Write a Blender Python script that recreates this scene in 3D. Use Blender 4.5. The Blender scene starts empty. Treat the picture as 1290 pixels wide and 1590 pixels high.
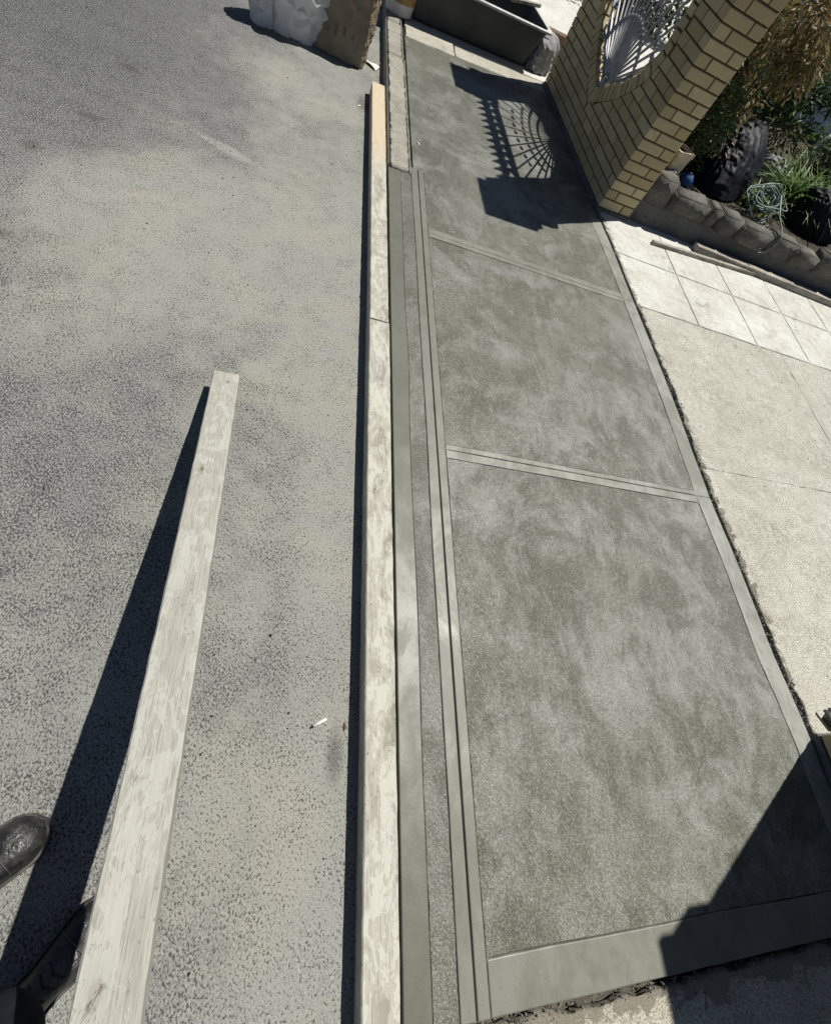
import bpy, bmesh, math, random
from mathutils import Vector, Matrix, noise as mnoise
R_ = math.radians
random.seed(7)
scene = bpy.context.scene
C = scene.collection

# ---------------------------------------------------------------- camera
cam_data = bpy.data.cameras.new('camera')
cam = bpy.data.objects.new('camera', cam_data)
C.objects.link(cam)
cam_data.sensor_fit = 'HORIZONTAL'
cam_data.sensor_width = 36.0
cam_data.lens = 36.0 * 731.39 / 1290.0
cam_data.clip_start = 0.02
cam_data.clip_end = 1000.0
CR = ((0.93960253, 0.12802898, 0.31742034),
      (-0.0361644, -0.88507603, 0.46403939),
      (0.34035163, -0.4474919, -0.82698958))
CAMZ = 1.65
cm = Matrix(((CR[0][0], -CR[0][1], -CR[0][2], 0.0),
             (CR[1][0], -CR[1][1], -CR[1][2], 0.0),
             (CR[2][0], -CR[2][1], -CR[2][2], CAMZ),
             (0, 0, 0, 1)))
cam.matrix_world = cm
scene.camera = cam

# ---------------------------------------------------------------- sky, sun, exposure
SUN_EL, SUN_AZ = R_(63.0), R_(30.5)          # azimuth measured from +X towards +Y, direction to the sun
world = bpy.data.worlds.new('World')
scene.world = world
world.use_nodes = True
wn = world.node_tree
sky = wn.nodes.new('ShaderNodeTexSky')
sky.sky_type = 'NISHITA'
sky.sun_disc = False
sky.air_density = 0.65
sky.dust_density = 0.3
sky.sun_elevation = SUN_EL
sky.sun_rotation = math.pi / 2 - SUN_AZ
bg = wn.nodes['Background']
bg.inputs[1].default_value = 0.05
wn.links.new(sky.outputs[0], bg.inputs[0])
sun_data = bpy.data.lights.new('sun', 'SUN')
sun_data.energy = 5.0
sun_data.angle = R_(0.5)
sun_data.color = (1.0, 0.968, 0.905)
sun = bpy.data.objects.new('sun', sun_data)
C.objects.link(sun)
sdir = Vector((math.cos(SUN_EL) * math.cos(SUN_AZ), math.cos(SUN_EL) * math.sin(SUN_AZ), math.sin(SUN_EL)))
sun.rotation_euler = sdir.to_track_quat('Z', 'Y').to_euler()
sun.location = sdir * 20
vs = scene.view_settings
vs.view_transform = 'Standard'
vs.look = 'None'
vs.gamma = 1.0
vs.use_curve_mapping = False
vs.exposure = 0.33

ROAD = -0.085        # road level; the new footpath is level 0

# ---------------------------------------------------------------- node helpers
class Mt:
    def __init__(s, name, rough=0.8, spec=0.3):
        s.m = bpy.data.materials.new(name)
        s.m.use_nodes = True
        s.nt = s.m.node_tree
        s.b = s.nt.nodes['Principled BSDF']
        s.b.inputs['Roughness'].default_value = rough
        s.b.inputs['Specular IOR Level'].default_value = spec
        s._tc = None
    def n(s, t):
        return s.nt.nodes.new(t)
    def put(s, inp, v):
        if hasattr(v, 'is_output') or hasattr(v, 'links'):
            s.nt.links.new(v, inp)
        else:
            if isinstance(v, (tuple, list)) and len(v) == 3 and inp.type == 'RGBA':
                v = (*v, 1)
            inp.default_value = v
    @property
    def P(s):
        if s._tc is None:
            s._tc = s.n('ShaderNodeTexCoord')
        return s._tc.outputs['Object']
    def mapp(s, vec=None, scale=(1, 1, 1), loc=(0, 0, 0), rot=(0, 0, 0)):
        k = s.n('ShaderNodeMapping')
        s.put(k.inputs['Vector'], vec or s.P)
        k.inputs['Scale'].default_value = scale
        k.inputs['Location'].default_value = loc
        k.inputs['Rotation'].default_value = rot
        return k.outputs[0]
    def noise(s, scale, detail=4, rough=0.55, dist=0.0, vec=None, col=False):
        k = s.n('ShaderNodeTexNoise')
        s.put(k.inputs['Vector'], vec or s.P)
        k.inputs['Scale'].default_value = scale
        k.inputs['Detail'].default_value = detail
        k.inputs['Roughness'].default_value = rough
        k.inputs['Distortion'].default_value = dist
        return k.outputs['Color' if col else 'Fac']
    def vor(s, scale, vec=None, feature='F1', out='Distance', rand=1.0):
        k = s.n('ShaderNodeTexVoronoi')
        k.feature = feature
        s.put(k.inputs['Vector'], vec or s.P)
        k.inputs['Scale'].default_value = scale
        k.inputs['Randomness'].default_value = rand
        return k.outputs[out]
    def math(s, op, a, b=0.0, c=0.0, clamp=False):
        k = s.n('ShaderNodeMath')
        k.operation = op
        k.use_clamp = clamp
        s.put(k.inputs[0], a); s.put(k.inputs[1], b); s.put(k.inputs[2], c)
        return k.outputs[0]
    def rng(s, v, a, b, c=0.0, d=1.0, smooth=False):
        k = s.n('ShaderNodeMapRange')
        if smooth: k.interpolation_type = 'SMOOTHSTEP'
        s.put(k.inputs[0], v)
        for i, x in enumerate((a, b, c, d)): s.put(k.inputs[1 + i], x)
        return k.outputs[0]
    def mix(s, f, a, b, mode='MIX'):
        k = s.n('ShaderNodeMix')
        k.data_type = 'RGBA'
        k.blend_type = mode
        s.put(k.inputs['Factor'], f)
        s.put(k.inputs[6], a); s.put(k.inputs[7], b)
        return k.outputs[2]
    def vadd(s, a, b, sc=1.0):
        k = s.n('ShaderNodeVectorMath'); k.operation = 'MULTIPLY_ADD'
        s.put(k.inputs[0], b); k.inputs[1].default_value = (sc, sc, sc); s.put(k.inputs[2], a)
        return k.outputs[0]
    def xyz(s, vec=None):
        k = s.n('ShaderNodeSeparateXYZ'); s.put(k.inputs[0], vec or s.P)
        return k.outputs
    def rand(s):
        return s.n('ShaderNodeObjectInfo').outputs['Random']
    def bump(s, h, strength=0.5, dist=0.01, prev=None):
        k = s.n('ShaderNodeBump')
        k.inputs['Strength'].default_value = strength
        k.inputs['Distance'].default_value = dist
        s.put(k.inputs['Height'], h)
        if prev is not None: s.put(k.inputs['Normal'], prev)
        return k.outputs[0]
    def done(s, col=None, rough=None, nrm=None):
        if col is not None: s.put(s.b.inputs['Base Color'], col)
        if rough is not None: s.put(s.b.inputs['Roughness'], rough)
        if nrm is not None: s.put(s.b.inputs['Normal'], nrm)
        return s.m

def blob(s, x, y, px, py, rx, ry, vec_noise, amt=0.5, ang=0.0):
    """soft irregular patch of dirt round a point, 1 inside, 0 outside"""
    v = s.mapp(s.P, scale=(1, 1, 0))
    k = s.n('ShaderNodeMapping'); k.vector_type = 'TEXTURE'
    s.put(k.inputs['Vector'], v)
    k.inputs['Location'].default_value = (px, py, 0)
    k.inputs['Rotation'].default_value = (0, 0, ang)
    k.inputs['Scale'].default_value = (rx, ry, 1)
    l = s.n('ShaderNodeVectorMath'); l.operation = 'LENGTH'
    s.put(l.inputs[0], k.outputs[0])
    d = s.math('ADD', l.outputs['Value'], s.math('MULTIPLY', s.math('SUBTRACT', vec_noise, 0.5), amt * 4))
    return s.rng(d, 0.35, 1.25, 1.0, 0.0, smooth=True)

M = {}
# ---- asphalt, dusted with cement
s = Mt('asphalt', 0.85, 0.2)
X, Y, Z = s.xyz()
big = s.noise(0.9, 4, 0.6, 0.6)
mid = s.noise(4.2, 5, 0.65, 0.5)
flk = s.noise(152, 2, 0.58, 0.5, vec=s.mapp(scale=(1.15, 0.85, 1), rot=(0, 0, 0.5)))                    # stones and pits, about a centimetre
fin = s.noise(330, 2, 0.6)
dust = s.math('ADD', s.math('MULTIPLY', big, 0.9), s.math('MULTIPLY', mid, 0.95))
dust = s.math('ADD', dust, s.rng(X, -1.9, 0.0, -0.40, 0.16))
dust = s.math('ADD', dust, s.math('MULTIPLY', s.rng(Y, 2.4, 4.0, 0.0, -0.30), s.rng(X, -0.2, -1.2, 0.2, 1.0)))
for (px, py, rx, ry, ang, a) in ((-0.55, 2.45, 0.95, 0.65, 0.4, 0.48), (-0.9, 1.6, 0.6, 0.25, 0.5, 0.25), (-0.1, 4.4, 0.6, 0.4, 0.2, 0.2), (0.3, 1.6, 0.16, 3.2, 0, 0.20), (-0.42, 3.25, 0.3, 0.04, -0.35, 0.35)):
    dust = s.math('ADD', dust, s.math('MULTIPLY', blob(s, X, Y, px, py, rx, ry, mid, 0.5, ang), a))
dm = s.rng(dust, 0.66, 1.30, 0.0, 1.0, smooth=True)
warm = s.rng(s.noise(2.3, 5, 0.7, 0.6, vec=s.mapp(loc=(5, 3, 0))), 0.42, 0.62, 0.0, 0.8)
dustc = s.mix(warm, (0.250, 0.252, 0.230), (0.284, 0.276, 0.226))
tar = s.math('MULTIPLY', s.rng(Y, 2.5, 3.8, 0.0, 1.0), s.rng(X, -0.35, -1.3, 0.0, 1.0))
clean = s.mix(s.math('ADD', tar, s.math('MULTIPLY', s.math('SUBTRACT', mid, 0.5), 0.5), clamp=True), (0.152, 0.153, 0.147), (0.088, 0.090, 0.090))
base = s.mix(dm, clean, dustc)
base = s.mix(s.rng(flk, 0.50, 0.66, 0.0, s.rng(dm, 0, 1, 0.60, 0.40)), base, (0.36, 0.355, 0.325))
base = s.mix(s.rng(fin, 0.30, 0.50, 0.50, 0.0), base, (0.075, 0.073, 0.066))
clump = s.noise(9, 3, 0.6)
thr = s.math('ADD', s.rng(dm, 0.0, 1.0, 0.466, 0.405), s.rng(clump, 0.35, 0.65, -0.04, 0.04))
flm = s.rng(s.math('SUBTRACT', thr, flk), -0.015, 0.04, 0.0, 0.9)
col = s.mix(s.math('MULTIPLY', flm, 0.9), base, (0.040, 0.040, 0.040))
stn = None
for (px, py, rx, ry, a_) in ((-1.26, 2.72, 0.05, 0.06, 0), (-1.12, 3.12, 0.07, 0.035, 0.1), (-1.05, 3.75, 0.08, 0.04, -0.2), (-1.25, 2.05, .14, .04, .1), (0.345, 0.02, .035, .10, 0), (0.37, 4.5, .06, .14, 0)):
    b_ = blob(s, X, Y, px, py, rx, ry, mid, 0.3, a_)
    stn = b_ if stn is None else s.math('MAXIMUM', stn, b_)
col = s.mix(s.math('MULTIPLY', stn, 0.55), col, (0.06, 0.056, 0.046))
hgt = s.math('ADD', s.math('MULTIPLY', flk, s.rng(dm, 0, 1, 1.6, 0.8)), s.math('MULTIPLY', fin, 0.4))
M['asphalt'] = s.done(col, None, s.bump(hgt, 0.75, 0.006))

# ---- fresh concrete
def fresh(name, lo, hi, rough0, rough1, grain, spec, seed, bmp=0.6, painted_sheen=None):
    s = Mt(name, 0.5, spec)
    p = s.mapp(loc=(seed, seed * 0.7, 0))
    w = s.vadd(p, s.noise(1.9, 2, 0.5, 0, vec=p, col=True), 0.28)
    a = s.noise(2.0, 6, 0.68, 0.3, vec=w)
    b = s.noise(10.5, 6, 0.76, 0.35, vec=s.mapp(w, scale=(1, 0.5, 1), rot=(0, 0, 0.75)))
    t = s.math('ADD', s.math('MULTIPLY', a, 0.62), s.math('MULTIPLY', b, 0.52))
    t = s.rng(t, 0.475, 0.66, 0.0, 1.0, smooth=True)
    col = s.mix(t, lo, hi)
    f = s.noise(170, 3, 0.65, 0.3, vec=s.mapp(scale=(1.3, 0.75, 1), rot=(0, 0, 0.6)))
    if grain > 0.3:
        if painted_sheen is not None:      # wet sheen and sky glare painted into the colour as pale drifts
            sheen_mask = s.rng(s.math('ADD', s.math('MULTIPLY', s.noise(3.0, 6, 0.70, 0.3, vec=s.mapp(w, loc=(3, 7, 0))), 0.8), s.math('MULTIPLY', b, 0.3)), 0.52, 0.68, 0.0, 0.70)
            col = s.mix(sheen_mask, col, painted_sheen)
        col = s.mix(s.rng(f, 0.33, 0.52, 0.58 * grain, 0.0), col, tuple(k * 0.25 for k in lo))
        col = s.mix(s.rng(f, 0.53, 0.70, 0.0, 0.48 * grain), col, (0.36, 0.365, 0.335))
    else:
        sm = s.noise(22, 6, 0.75, 0.3, vec=s.mapp(p, scale=(1, 0.5, 1)))
        col = s.mix(s.rng(sm, 0.30, 0.48, 0.45, 0.0), col, tuple(k * 0.66 for k in lo))
        col = s.mix(s.rng(sm, 0.56, 0.72, 0.0, 0.28), col, tuple(min(1, k * 1.3) for k in hi))
        pk = s.rng(s.vor(34), 0.05, 0.10, 0.6, 0.0)
        col = s.mix(s.math('MULTIPLY', pk, s.rng(a, 0.48, 0.56, 0, 1)), col, tuple(k * 0.35 for k in lo))
    h = s.math('ADD', f, s.math('MULTIPLY', b, 0.8))
    return s.done(col, s.rng(t, 0, 1, rough1, rough0), s.bump(h, bmp, 0.005))
M['rough_fresh'] = fresh('floated_fresh_concrete', (0.066, 0.067, 0.044), (0.136, 0.137, 0.106), 0.33, 0.52, 1.0, 0.55, 0.0, 0.9, (0.250, 0.251, 0.228))
M['kerb_rough'] = fresh('floated_kerb_concrete', (0.074, 0.075, 0.054), (0.128, 0.129, 0.106), 0.36, 0.5, 0.9, 0.5, 3.3, 0.7, (0.175, 0.177, 0.157))
M['smooth_fresh'] = fresh('trowelled_fresh_concrete', (0.122, 0.123, 0.098), (0.165, 0.166, 0.139), 0.42, 0.52, 0.10, 0.4, 6.1, 0.12)
M['kerb_smooth'] = fresh('trowelled_kerb_concrete', (0.094, 0.095, 0.072), (0.124, 0.125, 0.101), 0.42, 0.52, 0.13, 0.4, 8.1, 0.12)
M['edge_fresh'] = fresh('dry_edge_concrete', (0.150, 0.152, 0.126), (0.240, 0.243, 0.215), 0.5, 0.6, 0.12, 0.35, 9.4, 0.2)
M['far_edge'] = fresh('faint_edge_concrete', (0.140, 0.142, 0.116), (0.195, 0.197, 0.168), 0.5, 0.6, 0.12, 0.35, 4.4, 0.2)
M['bed'] = fresh('groove_concrete', (0.035, 0.036, 0.030), (0.06, 0.06, 0.052), 0.7, 0.8, 0.5, 0.2, 2.0, 0.3)

# ---- old concrete
def oldc(name, c0, c1, c2, grain=1.0, seed=0.0, spots=1.0, damp=None):
    s = Mt(name, 0.9, 0.2)
    p = s.mapp(loc=(seed, seed, 0))
    a = s.noise(1.9, 6, 0.68, 0.7, vec=p)
    b = s.noise(13, 5, 0.72, 0.6, vec=p)
    col = s.mix(s.rng(a, 0.36, 0.64), c0, c1)
    col = s.mix(s.rng(b, 0.5, 0.72, 0, 0.6), col, c2)
    dk = tuple(k * 0.55 for k in c0)
    col = s.mix(s.rng(b, 0.28, 0.46, 0.5, 0.0), col, dk)
    f = s.noise(165, 3, 0.7, 0.3)
    col = s.mix(s.rng(f, 0.36, 0.53, 0.85 * grain, 0.0), col, tuple(k * 0.28 for k in c0))
    col = s.mix(s.rng(f, 0.56, 0.70, 0.0, 0.5 * grain), col, tuple(min(1, k * 1.35) for k in c1))
    st = s.noise(4.5, 6, 0.78, 0.5, vec=s.mapp(p, loc=(2, 9, 0)))
    col = s.mix(s.rng(st, 0.42, 0.32, 0.0, 0.5), col, tuple(k * 0.38 for k in c0))
    sp = s.rng(s.vor(30, vec=s.mapp(loc=(seed, 2, 0))), 0.04, 0.11, 0.85, 0)
    sp = s.math('MULTIPLY', sp, s.rng(a, 0.42, 0.54, spots, 0))
    col = s.mix(sp, col, tuple(k * 0.2 for k in c0))
    if damp is not None:      # dirt trodden in along the new path's edge
        col = s.mix(damp(s, b), col, (0.125, 0.112, 0.086))
    h = s.math('ADD', f, b)
    return s.done(col, None, s.bump(h, 0.65 * grain, 0.005))
def damp_y(s, b):
    X, Y, Z = s.xyz()
    return s.rng(s.math('ADD', Y, s.math('MULTIPLY', s.math('SUBTRACT', b, 0.5), 0.30)), -0.735, -0.715, 0.0, 0.75)
def damp_x(s, b):
    X, Y, Z = s.xyz()
    e = s.math('SUBTRACT', X, s.math('MULTIPLY', Y, -0.032))
    return s.rng(s.math('ADD', e, s.math('MULTIPLY', s.math('SUBTRACT', b, 0.5), 0.22)), 2.590, 2.575, 0.0, 0.8)
M['pale_path'] = oldc('pale_far_concrete', (0.36, 0.34, 0.28), (0.46, 0.44, 0.37), (0.52, 0.50, 0.44), 0.8, 8.0)
M['old_path'] = oldc('old_path_concrete', (0.36, 0.335, 0.265), (0.47, 0.445, 0.36), (0.52, 0.50, 0.42), 1.0, 3.0, 1.0, damp_y)
M['apron'] = oldc('old_apron_concrete', (0.38, 0.366, 0.305), (0.475, 0.462, 0.398), (0.58, 0.57, 0.51), 1.1, 0.0, 1.0, damp_x)
M['slab'] = oldc('scored_pale_concrete', (0.43, 0.42, 0.365), (0.56, 0.56, 0.52), (0.62, 0.625, 0.59), 0.5, 4.0, 1.0, damp_x)
M['old_kerb'] = oldc('old_kerb_concrete', (0.25, 0.24, 0.20), (0.34, 0.325, 0.27), (0.42, 0.40, 0.33), 1.0, 7.0)
M['plinth'] = oldc('grey_footing_concrete', (0.10, 0.10, 0.093), (0.16, 0.155, 0.14), (0.2, 0.195, 0.175), 0.7, 9.0)
M['stone'] = oldc('planter_stone', (0.10, 0.095, 0.082), (0.165, 0.155, 0.135), (0.24, 0.225, 0.20), 0.8, 2.0)
M['dirt'] = oldc('dirty_grit', (0.07, 0.062, 0.048), (0.13, 0.117, 0.09), (0.2, 0.185, 0.15), 1.0, 5.0)
M['joint_fill'] = oldc('grey_joint_filler', (0.16, 0.155, 0.14), (0.2, 0.195, 0.175), (0.24, 0.23, 0.2), 0.8, 5.5)
M['soil'] = oldc('garden_soil', (0.03, 0.024, 0.017), (0.06, 0.047, 0.033), (0.1, 0.085, 0.06), 1.0, 1.0)
M['far_ground'] = oldc('far_pale_concrete', (0.50, 0.49, 0.45), (0.6, 0.59, 0.55), (0.42, 0.4, 0.35), 0.5, 6.0)

# ---- timber, length along local Y
def timber(name, c0, c1, cement=1.0, clean_from=None, knots=(), smear=(0.62, 0.60, 0.52), dirt=1.0):
    s = Mt(name, 0.85, 0.2)
    X, Y, Z = s.xyz()
    g = s.noise(10, 5, 0.7, 0.6, vec=s.mapp(scale=(13, 0.5, 13)))
    fi = s.noise(60, 3, 0.7, 0.0, vec=s.mapp(scale=(5, 0.22, 5)))
    gr = s.math('ADD', s.math('MULTIPLY', g, 0.6), s.math('MULTIPLY', fi, 0.4))
    wood = s.mix(s.rng(gr, 0.40, 0.60), c0, c1)
    wood = s.mix(s.rng(fi, 0.34, 0.46, 0.5, 0.0), wood, tuple(k_ * 0.55 for k_ in c0))
    for (kx, ky, kr) in knots:
        k = s.n('ShaderNodeMapping'); k.vector_type = 'TEXTURE'
        s.put(k.inputs['Vector'], s.mapp(scale=(1, 1, 0)))
        k.inputs['Location'].default_value = (kx, ky, 0); k.inputs['Scale'].default_value = (kr, kr * 1.7, 1)
        l = s.n('ShaderNodeVectorMath'); l.operation = 'LENGTH'; s.put(l.inputs[0], k.outputs[0])
        d = s.math('ADD', l.outputs['Value'], s.math('MULTIPLY', s.math('SUBTRACT', g, 0.5), 0.9))
        wood = s.mix(s.rng(d, 0.5, 2.2, 0.55, 0.0), wood, tuple(k_ * 0.55 for k_ in c0))
        wood = s.mix(s.rng(d, 0.55, 0.8, 0.85, 0.0), wood, (0.12, 0.095, 0.07))
    cem = s.noise(6.5, 6, 0.72, 1.0, vec=s.mapp(scale=(1.8, 0.7, 2)))
    cm2 = s.noise(34, 4, 0.7, 0.7, vec=s.mapp(scale=(1, 0.6, 1)))
    cm_ = s.math('ADD', s.math('MULTIPLY', cem, 0.7), s.math('MULTIPLY', cm2, 0.3))
    m1 = s.rng(cm_, 0.505, 0.53, 0.0, 0.9 * cement)
    m2 = s.math('MULTIPLY', s.rng(cm_, 0.465, 0.44, 0.0, 0.8 * dirt), s.rng(X, -0.05, 0.05, 0.3, 1.0))
    if clean_from is not None:
        keep = s.rng(s.math('ADD', Y, s.math('MULTIPLY', cm2, 0.9)), clean_from, clean_from + 0.5, 1.0, 0.03)
        m1 = s.math('MULTIPLY', m1, keep); m2 = s.math('MULTIPLY', m2, keep)
        wood = s.mix(s.math('SUBTRACT', 1.0, keep), wood, s.mix(s.rng(gr, 0.36, 0.64), (0.42, 0.34, 0.225), (0.52, 0.445, 0.325)))
    col = s.mix(m1, wood, smear)
    col = s.mix(m2, col, (0.20, 0.185, 0.15))
    pit = s.math('MULTIPLY', s.rng(s.vor(48), 0.10, 0.2, 1, 0), s.rng(cem, 0.42, 0.5, cement, 0))
    col = s.mix(s.math('MULTIPLY', pit, 0.8), col, (0.06, 0.05, 0.04))
    h = s.math('ADD', s.math('MULTIPLY', gr, 0.6), s.math('ADD', s.math('MULTIPLY', m1, 0.3), s.math('MULTIPLY', cm2, 0.5)))
    return s.done(col, None, s.bump(h, 0.7, 0.004))
M['timber'] = timber('cement_stained_timber', (0.31, 0.295, 0.245), (0.40, 0.388, 0.335), 0.75, None, ((0.02, 1.1, 0.008), (-0.02, 2.9, 0.01)), (0.47, 0.46, 0.40))
M['timber_far'] = timber('half_clean_timber', (0.31, 0.295, 0.24), (0.40, 0.385, 0.33), 0.75, 1.75, ((0.0, 2.45, 0.008),), (0.47, 0.46, 0.40))
M['plank'] = timber('weathered_plank', (0.275, 0.268, 0.228), (0.35, 0.345, 0.306), 0.6, None, ((0.018, 0.62, 0.010), (0.02, 1.86, 0.016), (-0.012, 0.07, 0.006), (0.028, 1.55, 0.006)), (0.405, 0.402, 0.365), 0.3)
M['old_timber'] = timber('old_batten_timber', (0.20, 0.18, 0.145), (0.34, 0.315, 0.265), 0.3)
M['brown_timber'] = timber('brown_rail_timber', (0.085, 0.055, 0.033), (0.15, 0.10, 0.062), 0.05)

# ---- bricks
def brickmat(name, a, b):
    s = Mt(name, 0.75, 0.3)
    r = s.rand()
    col = s.mix(r, a, b)
    pp = s.vadd(s.mapp(scale=(1, 1, 1)), s.n('ShaderNodeObjectInfo').outputs['Location'], 1.0)
    n1 = s.noise(14, 4, 0.6, vec=pp)
    col = s.mix(s.rng(n1, 0.45, 0.7, 0, 0.35), col, (0.28, 0.25, 0.17))
    n2 = s.noise(120, 4, 0.7, vec=pp)
    col = s.mix(s.rng(n2, 0.3, 0.5, 0.3, 0), col, (0.14, 0.11, 0.06))
    return s.done(col, None, s.bump(s.math('ADD', n2, n1), 0.3, 0.003))
M['brick'] = brickmat('cream_brick', (0.40, 0.305, 0.155), (0.54, 0.44, 0.25))
s = Mt('brown_mortar', 0.95, 0.1)
M['mortar'] = s.done(s.mix(s.noise(40, 4), (0.075, 0.048, 0.028), (0.14, 0.095, 0.058)), None, s.bump(s.noise(150, 3), 0.5, 0.003))

def plain(name, col, rough=0.6, spec=0.4, var=0.25, scale=12, bump=0.1, metal=0.0, bscale=60):
    s = Mt(name, rough, spec)
    n = s.noise(scale, 5, 0.6, 0.4)
    d = tuple(c * (1 - var) for c in col); u = tuple(min(1, c * (1 + var)) for c in col)
    s.b.inputs['Metallic'].default_value = metal
    return s.done(s.mix(s.rng(n, 0.3, 0.7), d, u), None, s.bump(s.noise(bscale, 4), bump, 0.004))
M['iron'] = plain('grey_painted_iron', (0.28, 0.285, 0.29), 0.5, 0.5, 0.3, 25, 0.2)
M['black_rubber'] = plain('black_rubber', (0.02, 0.02, 0.02), 0.7, 0.3, 0.3)
M['cloth_dark'] = plain('dark_work_cloth', (0.012, 0.013, 0.018), 0.9, 0.1, 0.4, 30, 0.5, bscale=300)
M['skin'] = plain('skin', (0.42, 0.26, 0.19), 0.55, 0.4, 0.08)
M['hair'] = plain('dark_hair', (0.02, 0.016, 0.012), 0.6, 0.4, 0.3, 80, 0.5)
M['tub'] = plain('dusty_black_plastic', (0.055, 0.058, 0.056), 0.6, 0.35, 0.25, 6, 0.15)
M['rim'] = plain('pale_scuffed_plastic', (0.42, 0.42, 0.40), 0.6, 0.35, 0.3, 20, 0.15)
M['bucket'] = plain('white_bucket_plastic', (0.55, 0.55, 0.53), 0.5, 0.4, 0.15, 18, 0.1)
M['bucket_label'] = plain('orange_brown_label', (0.36, 0.22, 0.09), 0.6, 0.3, 0.3, 20, 0.1)
M['binbag'] = plain('black_bin_bag', (0.005, 0.006, 0.009), 0.55, 0.14, 0.4, 9, 0.4, bscale=16)
M['hose'] = plain('pale_green_hose', (0.12, 0.17, 0.145), 0.5, 0.4, 0.4, 40)
M['blue'] = plain('blue_rubber_ball', (0.02, 0.06, 0.18), 0.65, 0.25, 0.25, 20)
M['cream'] = plain('cream_glazed_pot', (0.50, 0.42, 0.28), 0.6, 0.4, 0.2, 25)
M['white'] = plain('white_painted_plastic', (0.62, 0.62, 0.60), 0.5, 0.4, 0.1, 20)
M['greycloth'] = plain('grey_cloth', (0.22, 0.22, 0.22), 0.85, 0.2, 0.2, 10, 0.3)
M['pebble'] = plain('mixed_grit', (0.16, 0.15, 0.13), 0.85, 0.2, 0.8, 9, 0.2)
M['pebble_dark'] = plain('dark_grit', (0.025, 0.024, 0.023), 0.85, 0.2, 0.5, 9, 0.2)
M['crumb'] = plain('cement_crumb', (0.36, 0.35, 0.31), 0.9, 0.2, 0.3, 30, 0.2)
M['paper'] = plain('white_paper', (0.68, 0.67, 0.63), 0.8, 0.2, 0.1, 60)
M['ash'] = plain('burnt_ash', (0.03, 0.03, 0.03), 0.9, 0.1, 0.3, 60)
M['board_white'] = plain('white_weatherboard', (0.70, 0.70, 0.68), 0.6, 0.3, 0.08, 6)
M['glass'] = plain('dark_window_glass', (0.03, 0.035, 0.04), 0.08, 0.6, 0.2)
M['bark'] = plain('bark', (0.10, 0.075, 0.05), 0.9, 0.1, 0.5, 30, 0.6)

s = Mt('white_woven_sack', 0.7, 0.3)
col = s.mix(s.rng(s.noise(5, 5, 0.6, 0.6), 0.35, 0.7), (0.66, 0.67, 0.68), (0.82, 0.82, 0.80))
col = s.mix(0.35, col, (0.86, 0.85, 0.82))
M['sack'] = s.done(col, None, s.bump(s.noise(40, 4, 0.6, 0.8), 0.25, 0.01))
_t = s.n('ShaderNodeBsdfTranslucent'); s.put(_t.inputs[0], col)
_m = s.n('ShaderNodeMixShader'); _m.inputs[0].default_value = 0.45
s.nt.links.new(s.b.outputs[0], _m.inputs[1]); s.nt.links.new(_t.outputs[0], _m.inputs[2])
s.nt.links.new(_m.outputs[0], s.nt.nodes['Material Output'].inputs[0])
s = Mt('brown_cement_sack', 0.48, 0.45)
X, Y, Z = s.xyz()
col = s.mix(s.rng(s.noise(6, 5, 0.6, 0.6), 0.35, 0.7), (0.19, 0.145, 0.095), (0.29, 0.23, 0.155))
col = s.mix(s.rng(s.noise(15, 5, 0.7), 0.58, 0.75, 0, 0.4), col, (0.33, 0.275, 0.20))
# printed block of worn letter strokes on the front of the sack
px = s.rng(s.math('ABSOLUTE', s.math('ADD', X, 0.02)), 0.17, 0.175, 1, 0)
pz = s.rng(s.math('ABSOLUTE', s.math('SUBTRACT', Z, 0.17)), 0.035, 0.038, 1, 0)
st = s.math('GREATER_THAN', s.math('FRACT', s.math('MULTIPLY', X, 15.0)), 0.62)
cut = s.math('GREATER_THAN', s.noise(32, 1, 0.5, 0, vec=s.mapp(scale=(1, 0, 1))), 0.45)
fr = s.math('LESS_THAN', Y, -0.05)
pr = s.math('MULTIPLY', s.math('MULTIPLY', px, pz), s.math('MULTIPLY', s.math('MULTIPLY', st, cut), fr))
col = s.mix(s.math('MULTIPLY', pr, 0.55), col, (0.05, 0.04, 0.03))
M['brown_sack'] = s.done(col, None, s.bump(s.math('ADD', s.noise(11, 5, 0.65, 1.8), s.math('MULTIPLY', s.noise(14, 4, 0.6, 2.2, vec=s.mapp(scale=(0.6, 1, 2.6), rot=(0.3, 0.5, 0))), 0.8)), 0.45, 0.03))

s = Mt('black_boot_leather', 0.35, 0.5)
X, Y, Z = s.xyz()
dusty = s.rng(s.math('ADD', s.noise(26, 5, 0.65), s.math('MULTIPLY', s.noise(6, 3), 0.4)), 0.62, 0.95, 0.03, 0.4)
M['boot'] = s.done(s.mix(dusty, (0.009, 0.009, 0.010), (0.13, 0.126, 0.115)), s.rng(dusty, 0, 0.5, 0.30, 0.75),
                   s.bump(s.math('ADD', s.math('MULTIPLY', s.noise(130, 3, 0.6), 0.35), s.math('MULTIPLY', s.noise(24, 4, 0.6, 1.6), 1.6)), 0.55, 0.006))
s = Mt('boot_sole', 0.7, 0.3)
M['sole'] = s.done(s.mix(s.rng(s.noise(40, 4), 0.35, 0.65), (0.02, 0.02, 0.02), (0.09, 0.085, 0.075)))

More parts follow.
